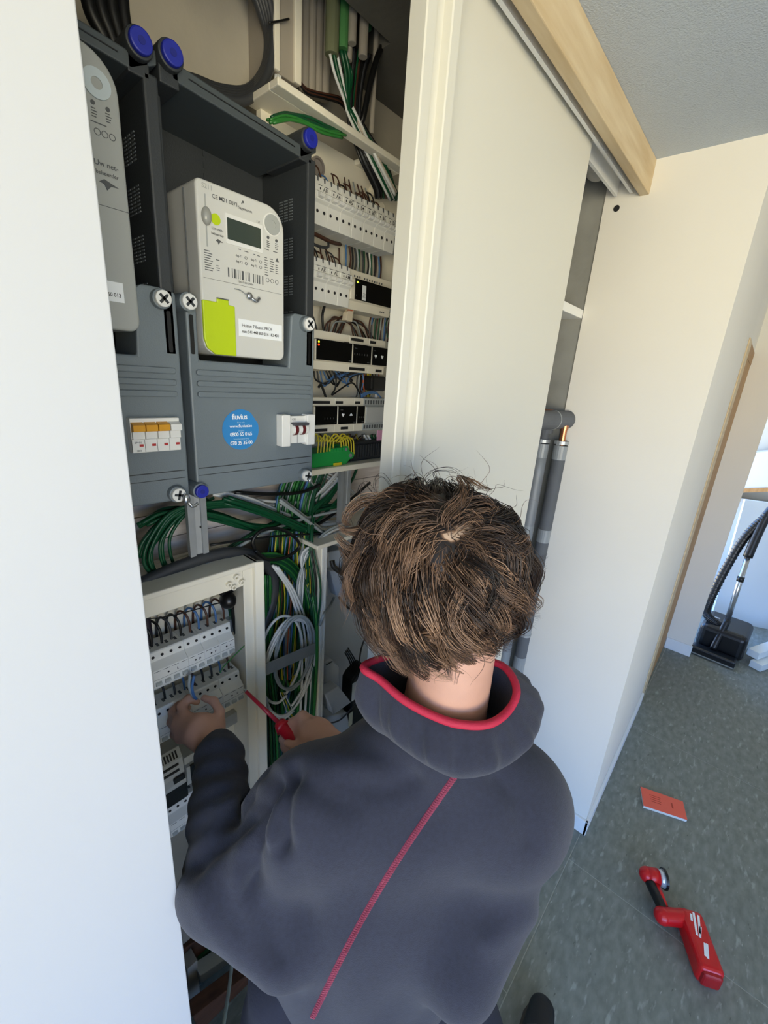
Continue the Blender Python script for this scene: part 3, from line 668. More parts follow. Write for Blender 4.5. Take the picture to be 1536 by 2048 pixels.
for k, s in enumerate(('A8', 'A6', 'A5', 'B4', 'B7', 'B6', 'B1')):
    breaker(0.6275+0.035*k, Z1, 2, s, 'white double breaker marked %s in the top row of the upper board' % s, 'top row breakers')
Z2 = 1.937
breaker(0.5925, Z2, 2, 'A9', 'wider white breaker marked A9 at the left end of the second row', 'second row breakers', toggles=0)
for k, s in enumerate(('AK', 'AL', 'AM')):
    breaker(0.6275+0.035*k, Z2, 2, s, 'white double breaker marked %s in the second row of the upper board' % s, 'second row breakers')

def module(x0, x1, z, label, windows, h=0.082, cream=True, slots=(), dots=None, name='control_module', grp=None, y0=0.777, marks=None):
    t = thing(name, ((x0+x1)/2, 0.838, z-h/2), label, 'control module', grp)
    P = [(-h/2, 0.838), (-h/2, 0.788), (-h/2+0.018, 0.787), (-h/2+0.020, y0+0.001), (h/2-0.020, y0+0.001), (h/2-0.018, 0.787), (h/2, 0.788), (h/2, 0.838)]
    MB().prism([(y, z+a) for a, y in P], x0+0.0003, x1-0.0003, axis=0).build('body', m_cream if cream else m_mcbg, t, bevel=0.0006, seg=1)
    for a, b in windows:
        MB().box(a, b, y0-0.0012, y0+0.004, z-h/2+0.0205, z+h/2-0.0185).build('front_window', m_gblack, t, bevel=0.0005)
    if slots:
        for a, b, zz in slots: MB().box(a, b, 0.7862, 0.79, z+zz-0.0032, z+zz+0.0032).build('connector_slot', m_ink2, t)
    if dots:
        for a, zz, c in dots: MB().cyl((a, y0-0.0018, z+zz), (a, y0-0.001, z+zz), 0.0022, n=10).build('status_light', c, t)
    if marks:
        mk = MB()
        for kind, a, zz in marks:
            if kind == 'h': mk.prism([(a-0.0048, z+zz+0.002), (a-0.0025, z+zz+0.0045), (a, z+zz+0.003), (a+0.0025, z+zz+0.0045), (a+0.0048, z+zz+0.002), (a, z+zz-0.0045)], y0-0.0015, y0-0.001)
            if kind == 'u': mk.prism([(a-0.0048, z+zz-0.002), (a+0.0048, z+zz-0.002), (a+0.0048, z+zz+0.0005), (a, z+zz+0.0045), (a-0.0048, z+zz+0.0005)], y0-0.0015, y0-0.001)
        if mk.v: mk.build('white_symbols', m_stkw, t)
        mk = MB()
        for kind, a, zz in marks:
            if kind == 'd': mk.box(a-0.0006, a+0.0006, y0-0.0014, y0-0.001, z+zz-0.002, z+zz+0.002)
            if kind == 't': mk.box(a-0.004, a+0.004, y0-0.0014, y0-0.001, z+zz-0.0006, z+zz+0.0006)
        if mk.v: mk.build('faint_marks', mat('faint_print', '55575a', 0.6), t)
    return t
led_y = mat('led_yellow', 'e8e020', 0.4, emit='d8e020', estr=2.0); led_r = mat('led_red', 'ff4010', 0.4, emit='ff3a10', estr=2.5); led_g = mat('led_green', 'c0ff40', 0.4, emit='b8f040', estr=2.0)
tc = module(0.7345, 0.880, Z2, 'beige controller with long glossy black front at the right of the second row', [(0.746, 0.8795)], dots=[(0.7515, 0.0155, led_g)],
            marks=[('d', 0.75, -0.012), ('t', 0.757, 0.0155)])
mk = MB(); 
for i in range(3): mk.box(0.7505+0.0085*i, 0.7535+0.0085*i, 0.7862, 0.79, Z2+0.027, Z2+0.031)
for i in range(8): mk.box(0.783+0.0085*i, 0.786+0.0085*i, 0.7862, 0.79, Z2+0.027, Z2+0.031)
for i in range(3): mk.box(0.843+0.0065*i, 0.8455+0.0065*i, 0.7862, 0.79, Z2-0.034, Z2-0.031)
mk.build('terminal_slot', m_ink, tc)['kind'] = 'stuff'
qs = MB().box(0.768, 0.780, 0.7752, 0.7762, Z2-0.019, Z2+0.012).build('white_label', m_stkw, tc)
gk = MB()
for i in range(5): gk.box(0.7695, 0.7785, 0.7749, 0.7752, Z2-0.014+0.0022*i, Z2-0.0134+0.0022*i)
gk.build('label_print', m_ink, qs)
Z3r = 1.799
module(0.634, 0.7455, Z3r, 'beige module with wide black front and two lit status lights, third row', [(0.6375, 0.7435)], dots=[(0.6425, 0.0165, led_y), (0.6425, 0.0105, led_r)],
       slots=[(0.7275, 0.744, 0.022)], marks=[('t', 0.738, -0.0165)])
md = [('d', 0.7525+0.0085*i, 0.0005) for i in range(6)] + [('t', 0.756, 0.0135), ('t', 0.800, -0.0165)]
module(0.7455, 0.8115, Z3r, 'beige module with square black front in the middle of the third row', [(0.749, 0.8095)], slots=[(0.738+0.012, 0.791, 0.033), (0.789, 0.804, 0.0205), (0.7475, 0.80, -0.033)], marks=md)
module(0.8115, 0.872, Z3r, 'beige module with two white symbols at the right end of the third row', [(0.815, 0.8715)], slots=[(0.815, 0.835, 0.033), (0.845, 0.868, 0.0205), (0.84, 0.863, -0.033)],
       marks=[('h', 0.826, 0.0), ('h', 0.850, 0.0), ('t', 0.822, 0.0135)])
Z4 = 1.656
module(0.634, 0.7055, Z4, 'beige module with square black front at the left of the fourth row', [(0.638, 0.7035)], slots=[(0.634, 0.689, 0.030), (0.684, 0.70, 0.0185), (0.634, 0.683, -0.034)],
       marks=[('d', 0.665+0.009*i, -0.006) for i in range(4)] + [('t', 0.697, -0.0165)])
module(0.7055, 0.7705, Z4, 'beige module with heart shaped and house shaped white symbols, fourth row', [(0.7085, 0.7680)], slots=[(0.7075, 0.7305, 0.030), (0.7535, 0.769, 0.0185), (0.727, 0.751, -0.032)],
       marks=[('h', 0.7225, 0.001), ('u', 0.7495, 0.001), ('t', 0.718, 0.0135), ('t', 0.762, -0.0165)])
module(0.7705, 0.8035, Z4, 'narrow beige module with black front right of the symbol module', [(0.773, 0.7975)], slots=[(0.7725, 0.7905, 0.030), (0.7735, 0.7895, 0.0185)],
       marks=[('d', 0.779+0.007*i, -0.005) for i in range(3)] + [('t', 0.792, -0.0165)])
gm = module(0.8035, 0.905, Z4, 'plain grey module with toothed terminal strips at the end of the fourth row', [], cream=False)
tt = MB()
for i in range(9): tt.box(0.808+0.0098*i, 0.8125+0.0098*i, 0.7862, 0.79, Z4+0.026, Z4+0.036).box(0.808+0.0098*i, 0.8125+0.0098*i, 0.7862, 0.79, Z4-0.036, Z4-0.027)
tt.build('terminal_slot', m_ink, gm)['kind'] = 'stuff'
MB().box(0.805, 0.905, 0.7768, 0.779, Z4-0.019, Z4+0.02).build('front_plate', mat('grey_front', 'bdbfbc', 0.45), gm, bevel=0.001)

gt = thing('earth_terminal_block', (0.70, 0.838, 1.535), 'bright green earth terminal block at the foot of the upper board', 'terminal block')
MB().prism([(0.634, 1.535), (0.745, 1.5345), (0.756, 1.545), (0.765, 1.546), (0.772, 1.553), (0.768, 1.562), (0.756, 1.565), (0.748, 1.580), (0.732, 1.580), (0.728, 1.572), (0.634, 1.569)], 0.78, 0.838).build('body', m_terminal, gt, bevel=0.001)
tt = MB()
for i in range(5): tt.box(0.690+0.0095*i, 0.6965+0.0095*i, 0.776, 0.80, 1.569, 1.578)
tt.build('clamp_row', m_terminal, gt, bevel=0.0008)
MB().box(0.700, 0.726, 0.777, 0.781, 1.5335, 1.5405).build('yellow_marker', mat('yellow_tag', 'e4cf2f', 0.5), gt)
MB().cyl((0.757, 0.778, 1.555), (0.757, 0.782, 1.555), 0.005, n=14).cyl((0.740, 0.778, 1.572), (0.740, 0.782, 1.572), 0.004, n=14).build('screw', m_steel, gt)
bt = thing('black_terminal_block', (0.83, 0.838, 1.535), 'black finned terminal block right of the green earth block', 'terminal block')
MB().box(0.774, 0.90, 0.795, 0.838, 1.535, 1.585).build('body', mat('slate_black', '262a2e', 0.5), bt, bevel=0.002)
for i in range(12): MB().box(0.778+0.0098*i, 0.7835+0.0098*i, 0.785, 0.797, 1.545, 1.578).build('fin', mat('slate_black', '262a2e', 0.5), bt)
tag(MB().box(0.867, 0.888, 0.790, 0.793, 1.585, 1.612).build('pink_tag', mat('pink_tag', 'e8a6c8', 0.6)), 'small pink paper tag above the black terminal block', 'tag')
rb = thing('junction_box', (0.88, 0.84, 1.70), 'black round device among the wires above the grey module', 'device')
MB().box(0.845, 0.90, 0.80, 0.85, 1.715, 1.753).build('body', m_bcab, rb, bevel=0.006)
MB().cyl((0.873, 0.81, 1.698), (0.873, 0.81, 1.716), 0.0045, n=10).build('white_sleeve', m_white, rb)

# ------------------------------------------------------------------ steel rails and strap
def rail(name, x, x1, y, z0, z1, label):
    t = thing(name, ((x+x1)/2, y, z0), label, 'steel rail', None)
    w = x1-x
    P = [(x, y+0.012), (x, y), (x+w*0.30, y), (x+w*0.34, y+0.004), (x+w*0.66, y+0.004), (x+w*0.70, y), (x1, y), (x1, y+0.012)]
    P = P + [(x1-0.0015, y+0.012), (x1-0.0015, y+0.0018), (x+0.0015, y+0.0055), (x+0.0015, y+0.012)]
    MB().prism(P, z0, z1, axis=2).build('channel', m_steel, t)
    h = MB()
    for i, z in enumerate((z0+0.02, z0+0.028, (z0+z1)/2, z1-0.02)): h.cyl((x+w*(0.25 if i % 2 else 0.62), y-0.0006, z), (x+w*(0.25 if i % 2 else 0.62), y+0.001, z), 0.0016, n=10)
    h.build('screw_hole', m_ink2, t)
    return t
rail('mounting_rail', 0.344, 0.382, 0.800, 1.318, 1.56, 'vertical steel mounting rail below the meter boxes, left of the cable bundle')
rail('mounting_rail', 0.7465, 0.783, 0.800, 1.30, 1.530, 'vertical steel mounting rail under the right part of the upper board')
s_ = MB().prism([(0.455, 1.046), (0.652, 1.030), (0.652, 1.063), (0.455, 1.080)], 0.756, 0.7585).box(0.450, 0.462, 0.7535, 0.7585, 1.055, 1.07).box(0.650, 0.659, 0.7535, 0.7585, 1.04, 1.053)
tag(s_.build('metal_strap', m_steel, bevel=0.0008), 'flat grey metal strap across the coiled white cables', 'strap')

# ------------------------------------------------------------------ lower distribution board
lb = thing('board_enclosure', (0.36, 0.86, 0.70), 'cream lower distribution board enclosure with open front, beside the white left door', 'enclosure')
MB().box(-0.02, 0.462, 0.862, 0.872, 0.66, 1.36).build('back_plate', m_cream, lb)
MB().box(-0.02, 0.462, 0.742, 0.866, 1.345, 1.357).build('rim', m_cream, lb, bevel=0.003)
MB().prism([(0.452, 0.742), (0.470, 0.735), (0.474, 0.742), (0.462, 0.752), (0.462, 0.866), (0.452, 0.866)], 0.68, 1.357, axis=2).build('rim', m_cream, lb, bevel=0.002)
MB().box(0.430, 0.453, 0.752, 0.758, 0.70, 1.345).build('inner_flange', m_cream, lb, bevel=0.002)
MB().box(0.14, 0.4295, 0.752, 0.758, 1.305, 1.345).build('inner_flange', m_cream, lb, bevel=0.002)
sc = MB()
for x, z in ((0.395, 1.322), (0.412, 1.333), (0.424, 1.318), (0.405, 1.312)): sc.ring((x, 0.745, z), (x, 0.754, z), 0.003, 0.0058, n=14)
sc.build('screw_boss', m_cream, lb)
for z in (1.156, 1.018, 0.88, 0.745): MB().box(-0.02, 0.452, 0.845, 0.862, z-0.017, z+0.017).build('din_rail', m_steel, lb)
LZ1, LZ2 = 1.156, 1.018
breaker(0.1745, LZ1, 1, '', 'single white breaker at the left edge of the lower board', 'lower board first row', yb=0.845, below=False)
breaker(0.192, LZ1, 3, 'N', 'wide white breaker marked N at the left of the lower board first row', 'lower board first row', yb=0.845, below=False)
breaker(0.2445, LZ1, 4, 'L', 'wide white breaker marked L in the lower board first row', 'lower board first row', yb=0.845, below=False)
breaker(0.3145, LZ1, 2, 'D', 'white breaker marked D in the lower board first row', 'lower board first row', yb=0.845, below=False)
breaker(0.3495, LZ1, 2, 'F', 'white breaker marked F in the lower board first row', 'lower board first row', yb=0.845, below=False)
breaker(0.3845, LZ1, 2, '4', 'white breaker marked 4 at the right end of the lower board first row', 'lower board first row', yb=0.845, below=False)
breaker(0.1745, LZ2, 4, 'P', 'white breaker partly behind the left hand, lower board second row', 'lower board second row', yb=0.845, below=False)
breaker(0.2445, LZ2, 4, 'H', 'white breaker behind the knuckles of the left hand, second row', 'lower board second row', yb=0.845, below=False)
breaker(0.3145, LZ2, 4, 'R', 'white breaker behind the thumb of the left hand, second row', 'lower board second row', yb=0.845, below=False)
breaker(0.3845, LZ2, 3, '0', 'white breaker marked 0 at the right end of the lower board second row', 'lower board second row', yb=0.845, below=False)
dk = thing('control_module', (0.24, 0.845, 0.82), 'dark fronted controller with vents below the left hand', 'control module')
MB().prism([(0.845, 0.80), (0.785, 0.80), (0.778, 0.815), (0.778, 0.862), (0.785, 0.872), (0.79, 0.915), (0.805, 0.935), (0.845, 0.935)], 0.16, 0.2885, axis=0).build('body', m_mcbg, dk, bevel=0.001)
MB().box(0.16, 0.2885, 0.7765, 0.779, 0.812, 0.852).build('front_window', m_gblack, dk)
MB().prism(rrect(0.262, 0.287, 0.86, 0.876, 0.004, 3), 0.779, 0.784).build('front_window', m_gblack, dk)
v = MB().box(0.17, 0.278, 0.785, 0.7885, 0.887, 0.892).box(0.17, 0.278, 0.7865, 0.79, 0.902, 0.907)
for i in range(14): v.obox((0.20+0.006*i, 0.7965, 0.925), X3, Vector((0, 0.6, 0.8)), Vector((0, -0.8, 0.6)), 0.0016, 0.008, 0.0006)
tag(v.build('vent_slots', m_ink2, dk), kind='stuff')
module(0.290, 0.36, 0.868, 'grey module beside the dark controller in the lower board', [(0.298, 0.35)], cream=False)
breaker(0.1745, 0.745, 4, '', 'white breaker in the lowest row near the left door', 'lower board bottom row', yb=0.845, below=False)
breaker(0.2445, 0.745, 4, '', 'white breaker in the lowest row beside the dark sleeve', 'lower board bottom row', yb=0.845, below=False)
tg = thing('cable_gland', (0.405, 0.83, 1.26), 'black cable gland at the top right inside the lower board', 'cable gland')
MB().cyl((0.418, 0.80, 1.282), (0.418, 0.86, 1.282), 0.019, n=18).build('nut', m_black, tg, bevel=0.002)
MB().ball((0.418, 0.80, 1.255), 0.018, 0.02, 0.02).build('dome', m_black, tg, smooth=True)

# ------------------------------------------------------------------ grey cabinet with power supplies
gc = thing('equipment_cabinet', (0.72, 0.86, 0.66), 'pale grey cabinet section behind the head, holding plugs and adapters', 'cabinet')
MB().box(0.600, 1.05, 0.885, 0.893, 0.62, 1.352).build('back_panel', m_panelgrey, gc)
MB().box(0.648, 0.657, 0.755, 0.81, 0.60, 1.335).build('side_panel', m_cream, gc, bevel=0.002)
MB().prism([(0.650, 0.765), (0.650, 0.752), (0.655, 0.752), (0.655, 0.765), (0.6575, 0.765), (0.6575, 0.752), (0.664, 0.752), (0.664, 0.81), (0.657, 0.81), (0.657, 0.766)], 0.60, 1.335, axis=2).build('edge_profile', m_white, gc)
MB().prism([(0.630, 1.335), (0.95, 1.341), (0.95, 1.352), (0.630, 1.346)], 0.75, 0.893).build('top_flange', m_cream, gc, bevel=0.002)
def adapter(pts, y0, y1, label, m=m_panelgrey, name='power_adapter', bev=0.004):
    q = [W(px, py, y0) for px, py in pts]
    t = thing(name, sum(q, Vector())/len(q), label, 'adapter')
    MB().prism([(p.x, p.z) for p in q], y0, y1).build('housing', m, t, bevel=bev, seg=3)
    return t, q
m_dev = mat('device_grey', 'bcc3cb', 0.5)
t, q = adapter([(652, 1105), (690, 1098), (700, 1180), (655, 1190)], 0.83, 0.885, 'grey wall box with small latch at the top of the cabinet')
MB().box(q[0].x, q[0].x+0.008, 0.826, 0.832, q[3].z, q[0].z).build('latch', m_white, t)
t, q = adapter([(661, 1142), (700, 1140), (712, 1185), (674, 1193)], 0.80, 0.83, 'tilted grey flap hanging open under the wall box', m_dev)
t, q = adapter([(648, 1325), (664, 1318), (680, 1335), (680, 1375), (648, 1390)], 0.80, 0.87, 'rounded grey plug adapter with a slot, lower in the cabinet', m_dev, bev=0.008)
MB().obox((q[0].x+0.02, 0.799, q[0].z-0.012), X3, Y3, Z3, 0.012, 0.0008, 0.0016).build('slot', m_ink, t)
t, q = adapter([(650, 1390), (678, 1373), (703, 1405), (668, 1430)], 0.76, 0.80, 'square grey adapter lid under the rounded plug', m_dev)
t, q = adapter([(648, 1435), (695, 1425), (700, 1460), (648, 1480)], 0.80, 0.87, 'pale grey box at the bottom of the cabinet', m_panelgrey)
ad = thing('power_supply', (0.82, 0.85, 0.84), 'black power supply with small white label beside the collar', 'power supply')
q = [W(700, 1455, 0.80), W(729, 1440, 0.80), W(733, 1330, 0.80), W(712, 1352, 0.80), W(704, 1365, 0.80)]
MB().prism([(p.x, p.z) for p in q], 0.80, 0.85).build('case', m_black, ad, bevel=0.006, seg=3)
a = W(705, 1368, 0.799); b = W(716, 1394, 0.799)
MB().box(a.x, b.x, 0.798, 0.7998, b.z, a.z).build('white_label', m_stkw, ad)
a = W(698, 1428, 0.799); b = W(704, 1448, 0.799)
MB().box(a.x, b.x, 0.798, 0.7998, b.z, a.z).build('white_label', mat('yellowish_label', 'd8d6b8', 0.6), ad)
MB().tube([W(716, 1350, .82), W(722, 1300, .83), W(735, 1265, .84), W(745, 1250, .85)], 0.003, n=6).build('cord', m_bcab, ad, smooth=True)

# ------------------------------------------------------------------ things at the foot of the cupboard
m_crate = mat('dark_red_wood', '6b4530', 0.7, var=1, color2='4a2d1e', vscale=6, stretch=(1, 8, 8))
def lowplank(p, y0, y1, label, m, name='wood_plank', cat='plank'):
    q = [W(px, py, y0) for px, py in p]
    return tag(MB().prism([(v.x, v.z) for v in q], y0, y1).build(name, m, bevel=0.002), label, cat)
lowplank([(360, 1905), (440, 1845), (440, 1875), (365, 1945)], 0.86, 0.90, 'brown wooden board behind the elbow at the foot of the cupboard', m_crate)
lowplank([(362, 1850), (392, 1830), (392, 1868), (366, 1890)], 0.84, 0.92, 'grey plastic box above the brown wooden board', m_conduit, 'plastic_box', 'box')
lowplank([(375, 1940), (395, 1920), (405, 2040), (380, 2060)], 0.82, 0.86, 'pale plastic duct standing at the foot of the cupboard', m_conduit, 'cable_duct', 'duct')
lowplank([(398, 1920), (432, 1890), (432, 1925), (402, 1948)], 0.85, 0.90, 'green plastic box at the foot of the cupboard', mat('box_green', '1f6b45', 0.5), 'plastic_box', 'box')
lowplank([(400, 1952), (460, 1912), (460, 1926), (402, 1968)], 0.80, 0.84, 'light grey slat lying across the green box', m_mcbg, 'plastic_batten', 'batten')
lowplank([(385, 2035), (500, 1945), (520, 1945), (400, 2065)], 0.72, 0.76, 'reddish wooden batten lying on the floor by the pale blue cable', m_crate)
# ------------------------------------------------------------------ cables, one object each
def cable(name, pts, r, m, label, cat='cable', group=None, n=6, sub=5):
    return tag(MB().tube(pts, r, n=n, sub=sub).build(name, m, smooth=True), label, cat, group)
def Wc(px, py, y):                               # kept left of the equipment cabinet's side panel
    p = W(px, py, y)
    if p.z < 1.33 and p.x > 0.640 and px < 650: p = W(px, py, y*0.640/p.x)
    return p
def P3(seq, y): return [Wc(p[0], p[1], p[2] if len(p) > 2 else y) for p in seq]
def bundle(n, seq, y, sp, r, mats, label, group, name='cable', ysp=0.012, wander=0.6):
    for i in range(n):
        ox = random.uniform(-sp, sp); oy = random.uniform(-sp, sp)*0.6; dy = random.uniform(-ysp, ysp)
        pts = []
        for k, p in enumerate(seq):
            yy = (p[2] if len(p) > 2 else y) + dy
            pts.append(Wc(p[0] + ox + random.uniform(-sp, sp)*wander*0.5, p[1] + oy + random.uniform(-sp, sp)*wander*0.5, yy))
        m = mats[i % len(mats)]
        cable(name, pts, r*random.uniform(0.9, 1.1), m[0] if isinstance(m, tuple) else m, label, 'cable', group)

# sweep of green and white cables under the meter boxes
bundle(7, [(282, 1120), (300, 1085), (345, 1040), (420, 1015), (500, 1020), (580, 1050), (650, 1068), (700, 1075)], .835, 13, .0042, [m_green], 'green cable sweeping right under the meter boxes', 'green cables under the meter boxes')
bundle(6, [(285, 1050), (340, 1025), (430, 1030), (520, 1055), (600, 1050), (650, 1010), (690, 965), (705, 935)], .835, 12, .0042, [m_green], 'green cable rising to the upper board', 'green cables rising to the upper board')
bundle(5, [(470, 1005), (400, 1008), (345, 1030), (308, 1075), (298, 1120), (315, 1160)], .828, 11, .0036, [m_green], 'green cable in the loops left of the steel rail', 'green looping cables')
bundle(4, [(420, 1000), (370, 1025), (335, 1070), (330, 1110), (345, 1150)], .825, 9, .0034, [m_green], 'green cable in the inner loops by the steel rail', 'inner green loops')
bundle(9, [(420, 985), (500, 1000), (570, 1030), (640, 1050), (700, 1045)], .845, 12, .0036, [m_wcab], 'white cable running across the wooden backing board', 'white cables across the back')
bundle(10, [(470, 1000), (560, 1008), (620, 1000), (660, 965), (690, 930)], .85, 9, .0036, [m_wcab], 'white cable curving up into the upper board', 'white cables into the upper board')
bundle(5, [(630, 940), (670, 960), (700, 985), (740, 1020)], .86, 8, .0026, [m_wcab, m_wcab, m_gcab], 'thin cable fanning out under the upper rim', 'thin cables under the upper rim')
bundle(9, [(450, 1000), (540, 1030), (620, 1062), (690, 1080)], .822, 8, .0042, [m_green], 'green cable crossing in front of the white ones', 'crossing green cables')
bundle(4, [(455, 1100), (520, 1060), (600, 1030), (690, 1010)], .83, 10, .004, [m_green, m_green, m_gcab, m_green2], 'cable climbing diagonally right of the steel rail', 'diagonal cables')
bundle(12, [(285, 1165), (330, 1150), (390, 1140), (450, 1130), (520, 1120)], .85, 10, .004, [m_green, m_green, m_dgcab, m_green], 'green cable lying on top of the lower board', 'cables above the lower board')
bundle(5, [(560, 1000), (620, 1045), (680, 1090), (720, 1110)], .815, 5, .0034, [m_gcab, m_wcab], 'grey cable bending down toward the cabinet', 'grey cables toward the cabinet')
cable('conduit', P3([(276, 1170), (340, 1140), (400, 1118), (460, 1105), (515, 1115), (545, 1150), (545, 1200), (525, 1260), (520, 1300)], .805), .0125, m_dgcab, 'thick dark conduit bending over the corner of the lower board', 'conduit', n=12)
cable('cable', P3([(290, 1195), (370, 1165), (440, 1135), (500, 1122), (515, 1128)], .79), .004, m_wcab, 'white cable resting on the rim of the lower board')
cable('cable', P3([(510, 1100), (506, 1080), (525, 1060), (560, 1058), (590, 1075), (598, 1095), (570, 1115), (530, 1118), (510, 1100)], .795), .0042, m_bcab, 'black cable coiled in one round loop above the lower board')
cable('cable', P3([(420, 1090), (500, 1078), (580, 1070), (650, 1068)], .80), .0028, m_bcab, 'thin black cable crossing behind the round black loop')
cable('cable', P3([(470, 985), (540, 988), (600, 985), (640, 970)], .82), .0045, m_bcab, 'black cable just under the bottom edge of the meter box')
cable('cable', P3([(610, 1060), (650, 1040), (700, 1000), (740, 965)], .83), .004, m_bcab, 'black cable rising behind the right steel rail')
for k in range(4):
    o = 7*k
    cable('cable', P3([(692-o*.3, 1045+o), (650, 1065+o*.8), (618-o*.6, 1105), (604+o*.5-8, 1160), (600+o*.4-6, 1215)], .79), .0034, m_wcab if k % 2 else m_gcab, 'pale cable arching down beside the cabinet edge', group='pale arching cables')
# vertical bundle between the boards
pal = [m_green, m_green2, m_green, m_wcab, m_green, m_green2, m_green, m_gcab, m_green, m_bcab, m_yg, m_green2, m_green, m_green, m_bluew]
for i in range(60):
    x0 = 585 + random.uniform(-42, 45); x1 = 578 + (x0-585)*1.2 + random.uniform(-14, 14); x2 = 565 + (x0-585)*0.95 + random.uniform(-10, 14)
    y = .848 + random.uniform(-.02, .012)
    m = pal[i % len(pal)]
    cable('cable', P3([(x0+30, 935), (x0+8, 1000), (x0+random.uniform(-6, 6), 1080), (x1+random.uniform(-9, 9), 1180), (x1+random.uniform(-14, 14), 1290), (x2+random.uniform(-14, 14), 1400), (x2-6+random.uniform(-10, 10), 1500), (x2-14, 1620), (x2-30, 1760)], y), random.uniform(.0026, .004), m,
          'cable in the dense vertical bundle', group='vertical cable bundle')
for i in range(8):
    o = i*5.5
    cable('cable', P3([(500-o*.5, 1112+o*.25), (560, 1110+o*.6), (606-o*.3, 1150+o*.5), (630-o*.7, 1215), (634-o, 1300), (630-o, 1390), (624-o, 1480)], .812-.002*i), .0042, m_green if i % 3 else m_green2, 'dark green cable arching over the vertical bundle', group='arching green cables')
for i in range(3):
    cable('cable', P3([(545+i*5, 1130+i*2), (580+i*5, 1185), (600+i*8, 1260), (604+i*9, 1350), (600+i*10, 1440)], .785), .0036, m_wcab, 'white cable running down before the green ones', group='white cables over the bundle')
for i in range(6):
    cable('cable', P3([(520+i*5, 1150), (524+i*4, 1250), (520+i*5, 1330), (528+i*6, 1450), (530+i*6, 1560), (520+i*5, 1640)], .80), .0036, (m_green2, m_green)[i % 2], 'green cable hanging beside the lower board edge', group='green cables along the lower board')
for i in range(10):
    cable('wire', P3([(545+i*7, 1075), (540+i*8+random.uniform(-6, 6), 1130), (552+i*6, 1200+random.uniform(-10, 10)), (540+i*7, 1290), (550+i*5, 1360)], .822), .0018, [m_bluew, m_yg, m_brown, m_yg, m_bluew, m_orange][i % 6], 'thin coloured wire loose in the vertical bundle', 'wire', 'thin coloured wires in the bundle')
for i in range(3):
    cable('wire', P3([(560+i*4, 1385), (590+i*9, 1470), (597+i*5, 1505), (600+i*2, 1520)], .80), .0016, (m_wcab, m_yg, m_wcab)[i], 'thin wire end dangling under the right hand', 'wire', 'dangling wire ends')
# coil of pale grey cable
def coil(cx, cy, rx, ry, rot, turns, y, label, r=.0036):
    pts = []; n = 14*turns; a = math.radians(rot)
    for k in range(n+1):
        th = 2*math.pi*k/14 + 1.0; g = 1 + 0.10*math.sin(k*0.9) - 0.04*(k/14)
        ex = rx*g*math.cos(th); ey = ry*g*math.sin(th)
        pts.append(Wc(cx + ex*math.cos(a) - ey*math.sin(a) + 3*math.sin(k*.7), cy + ex*math.sin(a) + ey*math.cos(a), y + .006*math.sin(k*.5)))
    cable('coiled_cable', pts, r, m_wcab if turns % 2 else m_gcab, label, n=7, sub=4)
coil(577, 1335, 52, 98, 12, 3, .775, 'pale cable coiled in three tall loops behind the metal strap')
coil(588, 1305, 40, 70, 10, 2, .768, 'grey cable coiled in two smaller loops behind the metal strap')
coil(560, 1318, 44, 82, 8, 1, .781, 'single pale cable loop at the left of the coil')

# cables at the top left
for i in range(5):
    o = i*8
    cable('cable', P3([(490+o*.9, -60), (520+o*.7, 20), (537+o*.35, 80), (528+o*.2, 140+o*.3), (495, 180+o*.6), (440, 178+o*.6), (385, 158+o*.4), (340, 150)], .865-.004*i), .0085, m_dgcab, 'dark grey supply cable coiled above the meter boxes', group='dark grey supply cables', n=9)
for i in range(4):
    cable('cable', P3([(170+i*24, -40), (180+i*22, 20), (205+i*16, 70), (235+i*8, 130)], .80), .009, m_bcab, 'black supply cable entering the left meter box', group='black supply cables', n=8)
cable('cable_tie', P3([(538, 46), (560, 42), (578, 38)], .835), .0018, m_bcab, 'short black cable tie standing out from the trunking', 'cable tie')
for i in range(3):
    cable('cable', P3([(552+i*4, 150), (549+i*4, 190), (546+i*5, 240)], .85), .0035, m_wcab, 'white cable dropping behind the enclosure rim', group='white cables behind the rim')
bundle(9, [(545, 238), (580, 232), (620, 242), (655, 260), (690, 266)], .787, 11, .0026, [m_green2, m_green], 'green cable lying under the enclosure rim', 'green cables under the rim')
# trunking and conduits on the back wall, upper right
def vtube(px, top, bot, y, r, m, label, name='conduit', group=None):
    a = W(px[0], top, y); b = W(px[1], bot, y); x = (a.x+b.x)/2
    return tag(MB().cyl((x, y, max(a.z, 2.40)+0.15), (x, y, b.z), r, n=14).build(name, m, smooth=False, bevel=0.0008), label, 'conduit', group)
q = W(600, 60, .845); q2 = W(545, 60, .845); zb = W(585, 165, .845).z
dt = thing('trunking', ((q.x+q2.x)/2, .88, zb), 'vertical cream cable trunking at the top left of the conduits', 'trunking')
MB().box(q2.x, q.x, .845, .925, zb, 2.62).build('duct', m_conduit, dt, bevel=0.002)
MB().box(q.x-.016, q.x, .838, .846, zb, 2.62).build('lid_edge', m_cream, dt, bevel=0.002)
MB().box(q2.x, q2.x+.012, .838, .846, zb, 2.62).build('lid_edge', m_cream, dt, bevel=0.002)
for i, px in enumerate((608, 622, 636, 650)):
    vtube((px, px+1), 0, 188+5*i, .885, .0105, m_conduit, 'grey plastic conduit beside the trunking', group='grey conduits')
vtube((664, 665), 0, 112, .815, .0135, mat('olive_conduit', '6f7457', 0.5), 'wide olive conduit with cables coming out of its end')
vtube((684, 688), 10, 102, .812, .0110, m_gconduit, 'green conduit right of the olive one')
vtube((706, 704), 20, 88, .80, .0085, m_conduit, 'short grey conduit ending highest, right of the green conduit')
vtube((698, 699), 20, 124, .815, .0075, m_conduit, 'thin grey conduit ending lowest behind the short ones')
vtube((727, 727), 40, 116, .80, .0095, m_conduit, 'grey conduit furthest right with dark wires below')
